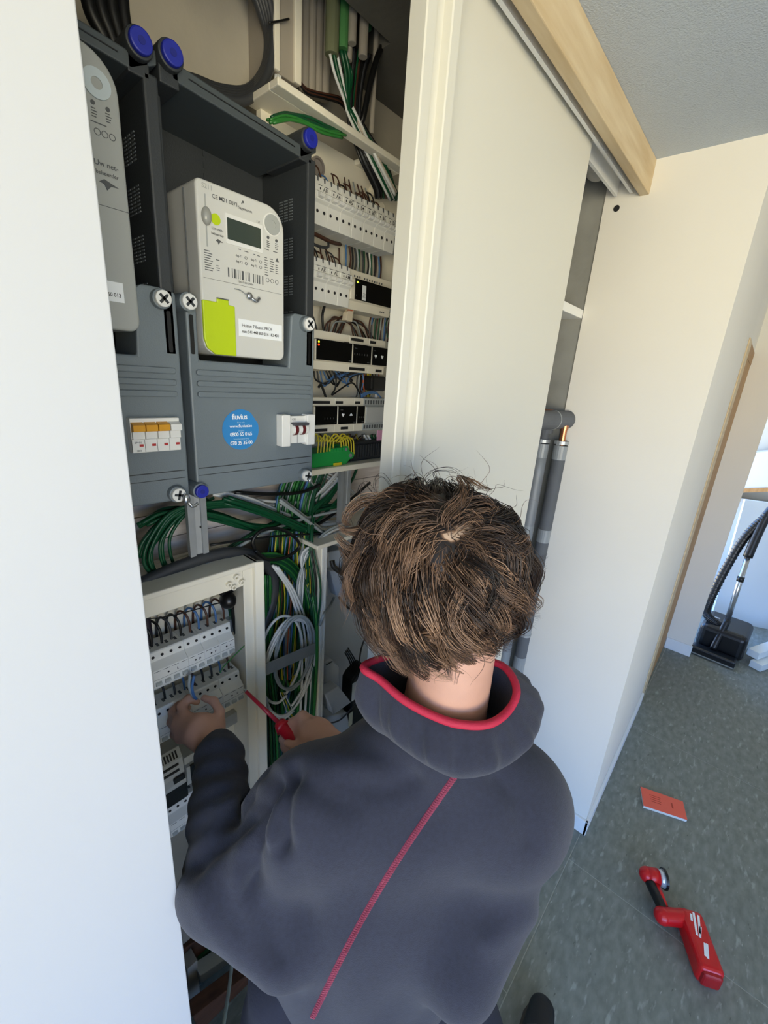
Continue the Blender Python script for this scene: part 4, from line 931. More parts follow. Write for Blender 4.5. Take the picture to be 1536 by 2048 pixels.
vtube((737, 737), 60, 60, .80, .006, m_green, 'thin dark green pipe at the right end of the ceiling slot')
vtube((748, 746), 90, 270, .815, .0055, m_conduit, 'thin pale pipe running down at the right of the dark cables')
cg = 'cables from the conduits'
for i, (a, m, r) in enumerate([((660, 108), m_wcab, .003), ((667, 104), m_green, .004), ((673, 102), m_wcab, .003), ((682, 100), m_green, .0042), ((689, 100), m_green, .0042), ((694, 125), m_green, .003)]):
    cable('cable', P3([a, (a[0]+10, 150), (690+i*1.5, 205), (695+i*2, 225), (715+i*4, 270, .805), (745+i*5, 330, .79), (780+i*4, 400, .80)], .812), r, m, 'cable dropping from the conduits', group=cg)
for i in range(9):
    x = 702+i*5
    cable('cable', P3([(x, 95+i*2), (700+i*3.5, 150), (696+i*3, 225), (702+i*4, 262, .815), (722+i*6, 320, .80), (748+i*5, 375, .805), (752+i*5, 395, .82)], .818), .0036, [m_bcab, m_dgcab, m_bcab, m_green, m_brown, m_bcab][i % 6], 'dark cable running down to the top breakers', group='dark cables to the top breakers')
cable('cable', P3([(768, 85), (755, 115), (742, 160), (728, 230), (720, 262, .815), (742, 330, .80), (762, 385, .81)], .805), .0065, m_bcab, 'thick black cable coming from the right end of the ceiling slot')
cable('cable', P3([(705, 215), (722, 250, .803), (745, 300, .78), (775, 360, .775), (790, 390, .78)], .81), .0035, m_wcab, 'white cable running in front of the rim toward the top breakers')
cable('cable', P3([(712, 240), (735, 280, .793), (760, 325, .78), (792, 385, .785)], .81), .0034, mat('pink_white', 'cfc3b4', 0.5), 'pinkish white cable at the right edge of the dark bundle')
for i in range(4):
    cable('wire', P3([(598, 160+2*i), (615, 178+3*i), (650, 188+3*i), (680, 195+4*i), (694, 215+3*i)], .85), .0022, m_bcab if i % 2 else m_brown, 'dark wire drooping from the trunking', 'wire', 'drooping dark wires')

# wire loops on the breakers
def arch(x, z, w, h, y0, y1, m, label, grp, r=.0016):
    cable('wire', [(x, y0, z), (x+w*.12, (y0+y1)/2, z+h*.8), (x+w*.5, y1, z+h), (x+w*.88, (y0+y1)/2, z+h*.8), (x+w, y0, z)], r, m, label, 'wire', grp, n=5, sub=4)
for i in range(13):
    if i == 4 or i == 8: continue
    arch(0.601+0.0175*i, Z1+.038, .0175 if i % 3 else .02, .02+.006*(i % 3), .790, .812, [m_brown, m_bcab, m_brown, m_bluew, m_brown][i % 5], 'short wire loop over the top row', 'wire loops over the top row')
for i in range(6):
    cable('wire', [(0.742+.016*i, .80, Z1+.036), (0.742+.015*i, .815, Z1+.06), (0.75+.013*i, .83, Z1+.085)], .0017, [m_brown, m_brown, m_gcab][i % 3], 'brown wire entering the top row', 'wire', 'wires entering the top row')
for i in range(7):
    arch(0.598+0.0165*i, Z2+.038, .024, .024+.006*((i*2) % 3), .795, .82, [m_bcab, m_bcab, m_bcab, m_brown, m_brown, m_dgcab, m_brown][i], 'dark wire loop above the second row', 'wire loops over the second row')
cable('wire', [(0.60, .82, Z1-.047), (0.64, .80, Z1-.072), (0.68, .80, Z1-.07), (0.70, .82, Z1-.05)], .0028, m_dgcab, 'dark cable sagging under the left of the top row', 'wire')
cable('wire', [(0.60, .825, Z1-.045), (0.65, .81, Z1-.050), (0.70, .815, Z1-.052), (0.74, .825, Z1-.047)], .004, m_brown, 'brown wire bar tucked under the top row', 'wire')
wm = [m_bluew, m_brown, m_bcab, m_dgcab, m_gcab, m_green, m_dgcab, m_green, m_bcab, m_wcab, m_green, m_bcab, m_brown]
for i in range(15):
    x = 0.765 + .0085*i
    cable('wire', [(x, .835, Z1-.03), (x+random.uniform(-.004, .004), .828, Z1-.07), (x+random.uniform(-.006, .006), .83, Z2+.03)], .0024, wm[i % 13], 'vertical wire between first and second row', 'wire', 'wires between first and second row')
cable('wire', [(0.748, .838, Z1-.05), (0.748, .835, Z2+.05), (0.750, .835, Z2+.03)], .0018, m_brown, 'single brown wire between the first two rows, standing apart', 'wire')
cable('wire', P3([(608, 600), (612, 618), (625, 632), (631, 650), (634, 662)], .80), .0022, m_bcab, 'black wire leaving the second row at the far left', 'wire')
cable('wire', P3([(649, 612), (645, 630), (646, 652), (650, 668)], .82), .0032, m_bcab, 'black wire dropping straight to the lit module', 'wire')
for i in range(9):
    a = 650+i*9
    cable('wire', P3([(648+i*4, 668), (655+i*5, 645-(i % 3)*5), (685+i*2, 635+(i % 4)*3), (700+i*4, 645+(i % 3)*6), (708+i*5, 678)], .822+.002*i), .0019, [m_brown, m_dgcab, m_brown, m_gcab, m_brown, m_bcab][i % 6], 'brown or grey wire tangled above the third row', 'wire', 'tangled wires above the third row')
for i in range(12):
    x = 738+i*3.6
    cable('wire', P3([(x+4, 632), (x+random.uniform(-3, 3), 650), (x+random.uniform(-4, 4), 684)], .835), .0022, [m_brown, m_bluew, m_dgcab, m_green, m_brown, m_green, m_gcab][i % 7], 'vertical wire below the black controller', 'wire', 'wires below the black controller')
bw = thing('wire_connector', W(700, 625, .80), 'clear wire connector with an orange lever under the black controller', 'connector')
a = W(692, 640, .80); b = W(708, 616, .80)
MB().prism([(a.x, a.z), (b.x-.004, a.z-.002), (b.x, b.z-.006), (b.x-.008, b.z), (a.x+.004, b.z-.012)], .80, .815).build('housing', mat('clear_beige', 'd9cdb6', 0.3), bw, bevel=0.001)
MB().box(a.x+.004, b.x-.008, .795, .802, b.z-.008, b.z).build('lever', m_orange, bw)
for i in range(10):
    cable('wire', P3([(628+i*6, 742), (632+i*8, 760+(i % 3)*6), (655+i*5, 768-(i % 4)*6), (670+i*4, 752), (680+i*6, 745)], .825), .002, [m_bcab, m_dgcab, m_bluew, m_bluew, m_bcab][i % 5], 'dark or blue wire curling under the third row', 'wire', 'curling wires under the third row')
cable('wire', P3([(668, 745), (672, 760), (670, 778), (664, 790), (690, 772), (705, 766), (716, 780), (725, 800)], .815), .0022, m_bcab, 'black wire looping over the cream plate above the fourth row', 'wire')
cable('wire', P3([(637, 775), (642, 770), (648, 784), (652, 796)], .80), .003, m_bcab, 'short black wire stub at the left above the fourth row', 'wire')
for i in range(14):
    x = 714+i*3.2
    cable('wire', P3([(x+2, 745), (x+random.uniform(-3, 4), 765), (x+random.uniform(-4, 4), 785), (x+random.uniform(-4, 6), 800)], .83), .002, [m_dgcab, m_gcab, m_brown, m_bluew, m_orange, m_brown, m_yg, m_yg, m_yg][i % 9], 'coloured wire between third and fourth row', 'wire', 'wires between third and fourth row')
for i in range(3):
    cable('wire', P3([(722, 790+i*3), (735, 784+i*2), (752, 785+i), (764, 798)], .80), .0018, m_bluew, 'light blue wire arching above the grey module', 'wire', 'light blue arching wires')
for i in range(8):
    cable('wire', P3([(640+i*12, 868), (650+i*11, 880+(i % 3)*5), (665+i*10, 885), (690+i*8, 872-(i % 2)*4)], .82), .002, [m_brown, m_yg, m_dgcab, m_brown, m_bcab][i % 5], 'wire looping above the green block', 'wire', 'loops above the green block')
for i in range(5):
    cable('cable', P3([(728+i*7, 870), (735+i*6, 882), (730+i*5, 890), (716+i*5, 897)], .815), .0034, [m_wcab, m_wcab, m_green, m_green, m_wcab][i], 'white or green cable end above the black block', group='cable ends above the black block')
for i in range(12):
    x = 630+i*6 if i < 6 else 660 + (i-6)*5
    top = 868 + (i % 3)*4
    cable('wire', P3([(x-3, 884), (x+2+(i > 5)*8, top), (x+7+(i > 5)*14, 880), (x+5+(i > 5)*18, 908)], .782), .0019, m_yg, 'green and yellow earth wire in the green block', 'wire', 'earth wires on the green block')

# lower board wires
for i, m in enumerate([m_bluew, m_bcab, m_bcab, m_dgcab, m_bcab, m_brown, m_bluew, m_brown, m_bluew, m_brown]):
    x = 0.233 + .0195*i
    cable('wire', [(x-.007, .858, LZ1+.02), (x-.006, .855, LZ1+.065), (x-.002, .842, LZ1+.088), (x+.004, .826, LZ1+.085), (x+.0075, .819, LZ1+.068), (x+.008, .818, LZ1+.042)], .0026, m, 'wire bending into the lower board first row', 'wire', 'wires into the lower board first row', n=6)
for i in range(12):
    x = 0.19 + .021*i
    cable('wire', [(x-.003, .855, LZ2+.075), (x, .835, LZ2+.080), (x+.001, .822, LZ2+.065), (x+.001, .818, LZ2+.042)], .0024, [m_bcab, m_dgcab, m_bluew, m_brown][i % 4], 'wire entering the lower board second row', 'wire', 'wires into the lower board second row')
for i in range(5):
    x = 0.20 + .022*i
    cable('wire', [(x, .845, .815), (x, .825, .81), (x, .815, .795), (x, .814, .790)], .0024, m_dgcab, 'dark wire entering the lowest breaker row', 'wire', 'wires into the lowest row')
cable('wire', P3([(288, 1238), (330, 1234), (380, 1222), (430, 1208), (450, 1205)], .82), .0014, m_bcab, 'thin black wire spanning the back of the lower board', 'wire')
cable('wire', P3([(515, 1265), (490, 1290), (470, 1310), (450, 1330), (440, 1345)], .765), .0013, m_green2, 'thin green wire crossing in front of the lower board edge', 'wire')
cable('wire', P3([(388, 1352), (384, 1375), (388, 1392), (396, 1402)], .755), .003, m_bluew, 'blue grey wire held by the fingers of the left hand', 'wire')
cable('wire', P3([(380, 1350), (378, 1372), (386, 1392), (398, 1404)], .758), .003, m_gcab, 'grey wire held beside the blue one', 'wire')
bundle(4, [(440, 1180), (458, 1200), (466, 1240), (474, 1290), (480, 1350)], .85, 4, .005, [m_green, m_green2, m_bcab], 'cable behind the right edge of the lower board', 'cables entering the lower board')
cable('cable', P3([(290, 1222), (296, 1265), (300, 1310)], .83), .008, mat('violet_black', '2a2430', 0.5), 'thick dark violet cable at the left of the lower board')
cable('cable', [W(464, 1900, .70), W(463, 1935, .69), W(457, 1985, .64), W(447, 2050, .58), W(436, 2120, .54)], .0046, mat('pale_blue_sheath', 'c9dde2', 0.5), 'pale blue cable hanging down in front of the floor at lower left', n=8)
for i in range(4):
    cable('cable', P3([(690+i*2, 1305-i*3), (700+i*4, 1325), (705+i*2, 1350), (706, 1372)], .84), .0022, m_bcab, 'thin black lead behind the power supply', group='black leads behind the power supply')
cable('cable', P3([(648, 1450), (680, 1440), (700, 1420), (712, 1405)], .79), .0025, m_dgcab, 'dark lead draped across the bottom grey box')
cable('cable', P3([(668, 1195), (660, 1212), (648, 1228), (640, 1250)], .86), .004, m_gcab, 'grey lead leaving the wall box')
# ------------------------------------------------------------------ person
class SDF:
    def __init__(s, lo, hi, vox):
        s.lo = np.array(lo, float); s.vox = vox
        s.n = np.ceil((np.array(hi)-s.lo)/vox).astype(int) + 1
        s.g = np.full(s.n, 0.2, np.float32)
    def _blk(s, mn, mx):
        a = np.clip(np.floor((mn - s.lo)/s.vox).astype(int), 0, s.n-1); b = np.clip(np.ceil((mx - s.lo)/s.vox).astype(int)+1, 0, s.n)
        sl = tuple(slice(a[i], b[i]) for i in range(3))
        ax = [(s.lo[i] + s.vox*np.arange(a[i], b[i])).astype(np.float32) for i in range(3)]
        return sl, ax[0][:, None, None], ax[1][None, :, None], ax[2][None, None, :]
    def _mix(s, sl, d, k, sub=False):
        g = s.g[sl]
        if sub: d = -d; h = np.clip(0.5 - 0.5*(d-g)/k, 0, 1); s.g[sl] = g*h + d*(1-h) + k*h*(1-h) if False else np.maximum(g, d)
        else:
            h = np.clip(0.5 + 0.5*(g-d)/k, 0, 1); s.g[sl] = g*(1-h) + d*h - k*h*(1-h)
    def cap(s, a, b, ra, rb, k=0.015, flat=None, ratio=1.0, sub=False):
        """tapered capsule; flat = direction along which it is thinner by ratio"""
        a = np.array(a, float); b = np.array(b, float); R = max(ra, rb) + 4*k + 0.02
        sl, X, Y, Z = s._blk(np.minimum(a, b)-R, np.maximum(a, b)+R)
        px, py, pz = X-a[0], Y-a[1], Z-a[2]; ab = b-a
        if flat is not None:
            f = np.array(flat, float); f /= np.linalg.norm(f); q = (1/ratio - 1)
            t = (px*f[0] + py*f[1] + pz*f[2])*q
            px = px + t*f[0]; py = py + t*f[1]; pz = pz + t*f[2]; ab = ab + f*(ab @ f)*q
        L = float(ab @ ab)
        h = np.clip((px*ab[0] + py*ab[1] + pz*ab[2])/max(L, 1e-9), 0, 1)
        d = np.sqrt((px-ab[0]*h)**2 + (py-ab[1]*h)**2 + (pz-ab[2]*h)**2) - (ra + (rb-ra)*h)
        if flat is not None: d = d*(0.5+0.5*ratio)
        s._mix(sl, d.astype(np.float32), k, sub)
    def ell(s, c, ax, rad, k=0.015, sub=False):
        c = np.array(c, float); R = max(rad) + 4*k + 0.02
        sl, X, Y, Z = s._blk(c-R, c+R)
        q2 = 0; q4 = 0
        for v, r in zip(ax, rad):
            t = (X-c[0])*v[0] + (Y-c[1])*v[1] + (Z-c[2])*v[2]
            q2 = q2 + (t/r)**2; q4 = q4 + (t/(r*r))**2
        k0 = np.sqrt(q2); d = k0*(k0-1)/np.maximum(np.sqrt(q4), 1e-6)
        s._mix(sl, d.astype(np.float32), k, sub)
    def chain(s, pts, rs, k=0.006):
        for i in range(len(pts)-1): s.cap(pts[i], pts[i+1], rs[i], rs[i+1], k)
    def cut(s, p, n):                             # keep the side the normal points away from
        p = np.array(p); n = np.array(n)/np.linalg.norm(n)
        sl, X, Y, Z = s._blk(s.lo, s.lo + s.vox*s.n)
        d = (X-p[0])*n[0] + (Y-p[1])*n[1] + (Z-p[2])*n[2]
        s.g = np.maximum(s.g, d.astype(np.float32))
    def mesh(s, name, m, parent, smooth=2, post=None, drop=None):
        g = openvdb.FloatGrid(0.2); g.copyFromArray(s.g)
        pts, quads = g.convertToQuads(0.0)
        v = pts*s.vox + s.lo; q = quads
        if post is not None: v = post(v, q)
        me = bpy.data.meshes.new(name)
        me.vertices.add(len(v)); me.vertices.foreach_set('co', v.astype(np.float32).ravel())
        me.loops.add(len(q)*4); me.loops.foreach_set('vertex_index', q.astype(np.int32).ravel())
        me.polygons.add(len(q)); me.polygons.foreach_set('loop_start', np.arange(0, 4*len(q), 4, dtype=np.int32))
        me.polygons.foreach_set('use_smooth', np.ones(len(q), bool))
        me.update(calc_edges=True); me.validate()
        me.materials.append(m)
        o = bpy.data.objects.new(name, me); COL.objects.link(o)
        o.parent = parent; o.matrix_parent_inverse = Matrix.Translation(parent.location).inverted()
        return o
def vnormals(v, q):
    a = v[q[:, 2]] - v[q[:, 0]]; b = v[q[:, 3]] - v[q[:, 1]]; fn = np.cross(a, b)
    n = np.zeros_like(v)
    for i in range(4): np.add.at(n, q[:, i], fn)
    return n/np.maximum(np.linalg.norm(n, axis=1, keepdims=True), 1e-12)
def relax(v, q, it=3, lam=0.5):
    e = np.vstack([q[:, [0, 1]], q[:, [1, 2]], q[:, [2, 3]], q[:, [3, 0]]])
    for _ in range(it):
        s = np.zeros_like(v); c = np.zeros(len(v))
        for i in range(3): s[:, i] = np.bincount(e[:, 0], v[e[:, 1], i], len(v)) + np.bincount(e[:, 1], v[e[:, 0], i], len(v))
        c = np.bincount(e[:, 0], minlength=len(v)) + np.bincount(e[:, 1], minlength=len(v))
        v = v + lam*(s/np.maximum(c, 1)[:, None] - v)
    return v

FW = Vector((0.70, 0.714, 0)).normalized(); RT = Vector((FW.y, -FW.x, 0)); UPV = Vector((0, 0, 1))
person = thing('person', (0.40, 0.20, 0), 'person seen from behind in dark fleece jacket with red collar trim at the open cupboard', 'person')
m_skin = mat('skin', 'cf9f88', 0.5, var=0.12, vscale=22, bump=0.06, bscale=300)
m_fleece = mat('dark_fleece', '292c3c', 0.95, var=0.25, vscale=150, bump=0.22, bscale=650, sheen=0.14)
m_trouser = mat('navy_trousers', '1d2030', 0.9, var=0.2, vscale=40, bump=0.2, bscale=300)
m_trim = mat('red_trim', 'b8203e', 0.7, bump=0.25, bscale=400)
m_shoe = mat('black_shoe', '101113', 0.6)

# joints
Lsh = PD(628, 1605, .645); Lel = PD(446, 1768, .64); Lwr = PD(440, 1502, .81)
Rsh = PD(1010, 1605, .665); Rel = PD(1000, 1795, .71) + FW*0.10; Rwr = PD(668, 1502, .755)
neck0 = PD(900, 1470, .60) + FW*0.062; headc = PD(872, 1160, .625) + FW*0.0
chest = PD(850, 1700, .60) + FW*0.115; waist = PD(742, 1960, .605) + FW*0.115; hip = waist + Vector((-0.015, -0.01, -0.13))
print('arm lengths', (Lsh-Lel).length, (Lel-Lwr).length, (Rsh-Rel).length, (Rel-Rwr).length, 'shoulders', (Lsh-Rsh).length)
print('chest', chest, 'waist', waist, 'hip', hip, 'headc', headc, 'neck0', neck0)
HF = Vector((-0.15, 0.90, -0.35)).normalized()      # where the face looks
HU = (UPV - HF*UPV.dot(HF)); HU = (HU + Vector((0.10, 0, 0))).normalized(); HU = (HU - HF*HU.dot(HF)).normalized()
HR = HF.cross(HU)
HA = (HR, HF, HU)
def hp(r, f, u): return headc + HR*r + HF*f + HU*u

# --- body: one continuous mesh (head, neck, trunk, arms, hands, legs)
knL = hip + Vector((-0.16, 0.10, -0.40)); anL = Vector((knL.x+0.02, knL.y-0.06, 0.09))
hpL = hip - RT*0.09; hpR = hip + RT*0.09
anR = Vector((0.80, 0.045, 0.09)); knR = PD(985, 2170, .95)
knL = hpL + Vector((-0.04, 0.05, -0.36)); anL = Vector((hpL.x-0.05, hpL.y-0.03, 0.09))
body = SDF((-0.05, -0.25, 0.0), (1.12, 0.90, 1.72), 0.0036)
body.ell(hp(0, -0.005, 0.025), HA, (0.074, 0.094, 0.092), 0.02)
body.ell(hp(0, 0.030, -0.045), HA, (0.056, 0.062, 0.070), 0.03)
body.cap(hp(0, 0.055, -0.085), hp(0, 0.075, -0.092), 0.020, 0.016, 0.02)      # chin
body.cap(hp(0, 0.088, -0.005), hp(0, 0.112, -0.035), 0.010, 0.013, 0.012)     # nose
for s in (-1, 1):
    body.ell(hp(0.076*s, 0.0, -0.012), HA, (0.011, 0.020, 0.032), 0.006)       # ears
    body.cap(hp(0.018*s, 0.083, 0.022), hp(0.048*s, 0.072, 0.018), 0.009, 0.008, 0.012)
    body.ell(hp(0.032*s, 0.092, 0.002), HA, (0.014, 0.010, 0.009), 0.004, sub=True)
    body.ell(hp(0.032*s, 0.080, 0.002), HA, (0.012, 0.012, 0.010), 0.003)
body.cap(hp(-0.02, 0.088, -0.058), hp(0.02, 0.088, -0.058), 0.006, 0.006, 0.006)
body.cap(neck0 - UPV*0.06 - FW*0.01, hp(0, -0.028, -0.055), 0.066, 0.056, 0.03)
body.cap(chest - RT*0.11, chest + RT*0.11, 0.06, 0.06, 0.05)
body.cap(neck0 - UPV*0.10, Lsh - UPV*0.035, 0.04, 0.028, 0.02); body.cap(neck0 - UPV*0.08, Rsh - UPV*0.03, 0.05, 0.035, 0.02)
body.cap(chest - UPV*.08, waist, 0.12, 0.12, 0.05, flat=FW, ratio=0.62); body.cap(waist, hip, 0.10, 0.10, 0.04, flat=FW, ratio=0.68)
for a, b, c in ((Lsh, Lel, Lwr), (Rsh, Rel, Rwr)):
    body.cap(a - UPV*.01, b, 0.032, 0.028, 0.02); body.cap(b, c, 0.028, 0.027, 0.012)
for a, b, c in ((hpL, knL, anL), (hpR, knR, anR)):
    body.cap(a, b, 0.060, 0.050, 0.02); body.cap(b, c, 0.052, 0.030, 0.02); body.cap(c, c + (Vector((0.98, 0.18, 0)) if c is anR else FW)*0.09 - UPV*0.052, 0.026, 0.018, 0.015)
# left hand: pinching a wire (index finger and thumb meet at the tip)
def hand(P, k=0.005):
    body.cap(P['wr'], P['palm'], 0.0285, 0.0345, 0.012)
    for a in P['kn']: body.cap(P['palm'], a, 0.025, 0.0125, 0.010)
    for ch in P['f']: body.chain(ch, [0.0108, 0.0095, 0.0086, 0.0074][:len(ch)], k)
LK = [PD(372, 1436, .865), PD(358, 1440, .872), PD(354, 1455, .866), PD(362, 1475, .855)]
hand(dict(wr=Lwr, palm=PD(402, 1462, .848), kn=LK + [PD(438, 1448, .85)], f=[
    [LK[0], PD(363, 1412, .885), PD(378, 1396, .90), PD(394, 1404, .90)],
    [LK[1], PD(346, 1424, .90), PD(358, 1410, .915), PD(376, 1416, .91)],
    [LK[2], PD(343, 1444, .895), PD(352, 1432, .912), PD(368, 1434, .908)],
    [LK[3], PD(350, 1468, .882), PD(356, 1456, .898), PD(370, 1455, .896)],
    [PD(438, 1452, .848), PD(440, 1424, .868), PD(428, 1402, .885), PD(408, 1396, .895)]]))
# right hand: fist closed on the screwdriver handle
RK = [PD(605, 1434, .825), PD(596, 1448, .835), PD(594, 1464, .838), PD(598, 1482, .832)]
hand(dict(wr=Rwr, palm=PD(634, 1474, .80), kn=RK + [PD(640, 1494, .775)], f=[
    [RK[0], PD(584, 1446, .845), PD(572, 1462, .842), PD(578, 1472, .83)],
    [RK[1], PD(574, 1466, .855), PD(566, 1478, .85), PD(576, 1486, .838)],
    [RK[2], PD(576, 1482, .855), PD(570, 1494, .848), PD(580, 1500, .836)],
    [RK[3], PD(584, 1500, .848), PD(578, 1508, .84), PD(588, 1512, .83)],
    [PD(640, 1497, .775), PD(612, 1497, .778), PD(590, 1492, .79), PD(574, 1486, .805)]]))
body.mesh('body', m_skin, person, post=lambda v, q: relax(v, q, 3))
del body

# --- jacket
jk = SDF((0.0, -0.12, 0.56), (0.85, 0.86, 1.42), 0.0055)
jk.cap(chest - UPV*0.06, waist - UPV*0.02, 0.180, 0.176, 0.05, flat=FW, ratio=0.62)
jk.cap(waist, waist - UPV*0.27, 0.174, 0.178, 0.04, flat=FW, ratio=0.72)
jk.cap(Lsh - UPV*.03, Rsh - UPV*.005, 0.080, 0.086, 0.05)
jk.cap(neck0 - UPV*0.085 - FW*.005, Lsh - UPV*.02, 0.080, 0.074, 0.02); jk.cap(neck0 - UPV*0.055 - FW*.01, Rsh - UPV*.01, 0.080, 0.086, 0.035)
jk.cap(Lsh, Lel, 0.078, 0.058, 0.04); jk.cap(Lel, Lel.lerp(Lwr, .45), 0.058, 0.052, 0.02); jk.cap(Lel.lerp(Lwr, .45), Lwr.lerp(Lel, .03), 0.052, 0.041, 0.02)
jk.cap(Rsh, Rel, 0.084, 0.075, 0.04); jk.cap(Rel, Rwr.lerp(Rel, .12), 0.070, 0.043, 0.03)
jk.cap(Lel + Vector((0.03, -0.02, -0.02)), waist - RT*0.12 - UPV*0.04, 0.045, 0.055, 0.05)      # loose cloth between elbow and side
jk.cap(PD(985, 1770, .665), PD(925, 1930, .625), 0.062, 0.060, 0.045)
jk.cap(Lel + Vector((0.02, -0.01, 0)), PD(572, 1900, .615), 0.050, 0.046, 0.04)
jk.cap(neck0 - UPV*0.10, hp(0, -0.03, -0.02), 0.069, 0.066, 0.01, sub=True)                   # neck opening
jk.cut(waist - UPV*0.255, (0, 0, -1))
FOLDS = [   # (pixel path, distance, half width m, depth m)
    ([(583, 1540), (566, 1590), (560, 1650), (566, 1700)], .60, .011, -.024),
    ([(545, 1560), (520, 1600), (498, 1660), (490, 1735), (500, 1790)], .60, .013, -.028),
    ([(500, 1600), (455, 1650), (410, 1700), (385, 1735)], .60, .012, -.018),
    ([(470, 1640), (440, 1700), (440, 1770), (470, 1850)], .58, .016, -.009),
    ([(520, 1700), (522, 1770), (540, 1850), (560, 1920)], .58, .016, -.007),
    ([(395, 1790), (430, 1850), (480, 1910), (540, 1950)], .58, .014, .007),
    ([(600, 1545), (640, 1585), (700, 1610)], .58, .018, -.008),
    ([(980, 1880), (1010, 1850), (1050, 1820)], .60, .016, .010),
    ([(560, 1560), (552, 1620), (540, 1680)], .60, .010, .010), ([(400, 1700), (430, 1650), (470, 1600)], .60, .010, .009),
    ([(620, 1660), (600, 1740), (610, 1820)], .59, .022, -.006), ([(1000, 1560), (1040, 1600), (1060, 1680)], .64, .018, -.008), ([(680, 1560), (760, 1580), (830, 1570)], .58, .014, -.006),
    ([(700, 1480), (760, 1500), (820, 1560)], .58, .016, -.006),
]
def jacket_post(v, q):
    v = relax(v, q, 2); n = vnormals(v, q); d = np.zeros(len(v))
    for path, dist, wid, dep in FOLDS:
        P = np.array([list(PD(x, y, dist)) for x, y in path]); best = np.full(len(v), 9.0)
        eye = np.array(EYE); rv = (v - eye); rv /= np.linalg.norm(rv, axis=1, keepdims=True)
        for i in range(len(P)-1):
            for t in np.linspace(0, 1, 9):
                p = P[i]*(1-t) + P[i+1]*t - eye; L = np.linalg.norm(p)
                a = np.linalg.norm(rv - p/L, axis=1)*L
                best = np.minimum(best, a)
        facing = (n*rv).sum(1) < 0.1
        d += np.where(facing, dep*np.exp(-(best/wid)**2), 0)
    x, y, z = v.T
    d += .0035*np.sin(17*x+9*z+3*np.sin(13*y)) * np.sin(14*y-11*z+2*np.sin(9*x)) + .0015*np.sin(41*x-23*z)*np.sin(37*y+29*z)
    # ripples round the left forearm sleeve
    ax = np.array(Lwr-Lel); L = np.linalg.norm(ax); ax /= L; s_ = (v-np.array(Lel)) @ ax
    m_ = (np.linalg.norm(v-np.array(Lel) - s_[:, None]*ax, axis=1) < .075) & (s_ > .02)
    d += np.where(m_, .0022*np.sin(s_*150 + 8*x), 0)
    return relax(v + n*d[:, None], q, 2)
jacket = jk.mesh('jacket', m_fleece, person, post=jacket_post)
del jk
jv = np.empty(len(jacket.data.vertices)*3, np.float32); jacket.data.vertices.foreach_get('co', jv)
bvh = BVHTree.FromPolygons([tuple(p) for p in jv.reshape(-1, 3)], [tuple(p.vertices) for p in jacket.data.polygons])
# red flatlock seam down the middle of the back, laid on the cloth
sp = []
for k in range(60):
    t = k/59; px = 915 - 290*t - 18*math.sin(t*math.pi); py = 1545 + 490*t
    hit, nn, _, _ = bvh.ray_cast(EYE, ray(px, py).normalized())
    if hit is not None: sp.append((hit, nn))
mb = MB(); vs = []; fs = []
for i, (p, n_) in enumerate(sp):
    tdir = (sp[min(i+1, len(sp)-1)][0] - sp[max(i-1, 0)][0]).normalized(); sd = tdir.cross(n_).normalized()
    for o_, h_ in ((-.0042, .0002), (-.003, .0016), (.003, .0016), (.0042, .0002)): vs.append(p + sd*o_ + n_*h_)
for i in range(len(sp)-1):
    for k in range(3): fs.append((4*i+k, 4*i+k+1, 4*i+k+5, 4*i+k+4))
mb.add(vs, fs)
seam = mb.build('back_seam', mat('seam_red', '8f3a52', 0.9, var=0.3, vscale=400), person, smooth=True)
zz = []
for i in range(len(sp)-1):
    p, n_ = sp[i]; p2, _ = sp[i+1]
    for q in range(4):
        a = p.lerp(p2, q/4); tdir = (p2-p).normalized(); sd = tdir.cross(n_).normalized()
        zz.append(a + sd*(.0032 if (q % 2) else -.0032) + n_*.0022)
MB().tube(zz, .0007, n=4, sub=1).build('stitching', mat('seam_pink', 'b0566c', 0.9), seam)

# collar: tall loose fleece collar with red inner edge
def ring_pts(px, d, n=48):
    P = smooth_path([PD(x, y, dd) for (x, y), dd in zip(px, d)], 8, closed=True); return P
top = [(728, 1333), (762, 1362), (806, 1400), (860, 1430), (915, 1449), (975, 1450), (1015, 1424), (1033, 1385), (1018, 1345), (985, 1325), (900, 1310), (800, 1310)]
topd = [.625, .605, .585, .572, .565, .57, .59, .61, .64, .665, .70, .685]
mid = [(728, 1420), (768, 1462), (815, 1500), (865, 1532), (920, 1552), (990, 1540), (1050, 1500), (1082, 1440), (1070, 1385), (1030, 1350), (900, 1330), (790, 1340)]
midd = [.635, .605, .578, .560, .553, .56, .585, .615, .655, .69, .73, .71]
lowd = [.66, .635, .612, .598, .59, .597, .62, .645, .68, .72, .76, .74]
T_ = ring_pts(top, topd); M_ = ring_pts(mid, midd); N_ = len(T_)
cen = sum(T_, Vector())/N_
vs = []; fs = []; prof = 9
low = ring_pts(mid, lowd)
for i in range(N_):
    t = T_[i]; m_ = M_[i]; l_ = low[i]; cdir = (t-cen); cdir.z = 0; cdir.normalize(); wob = .0045*math.sin(i*.55) + .003*math.sin(i*1.31+1)
    inner = t - cdir*.016 - UPV*.10
    ctrl = [inner, t - cdir*.006 - UPV*.012, t - cdir*.002, t + cdir*.004, t.lerp(m_, .35) + cdir*(.008+wob*.6), t.lerp(m_, .7) + cdir*(.013+wob), m_ + cdir*.004, m_.lerp(l_, .5) - UPV*.012 - cdir*.006, l_ - UPV*.02 - cdir*.015]
    vs += ctrl
for i in range(N_):
    j = (i+1) % N_
    for k in range(prof-1): fs.append((i*prof+k, j*prof+k, j*prof+k+1, i*prof+k+1))
col_ = MB().add(vs, fs).build('collar', m_fleece, person, smooth=True)
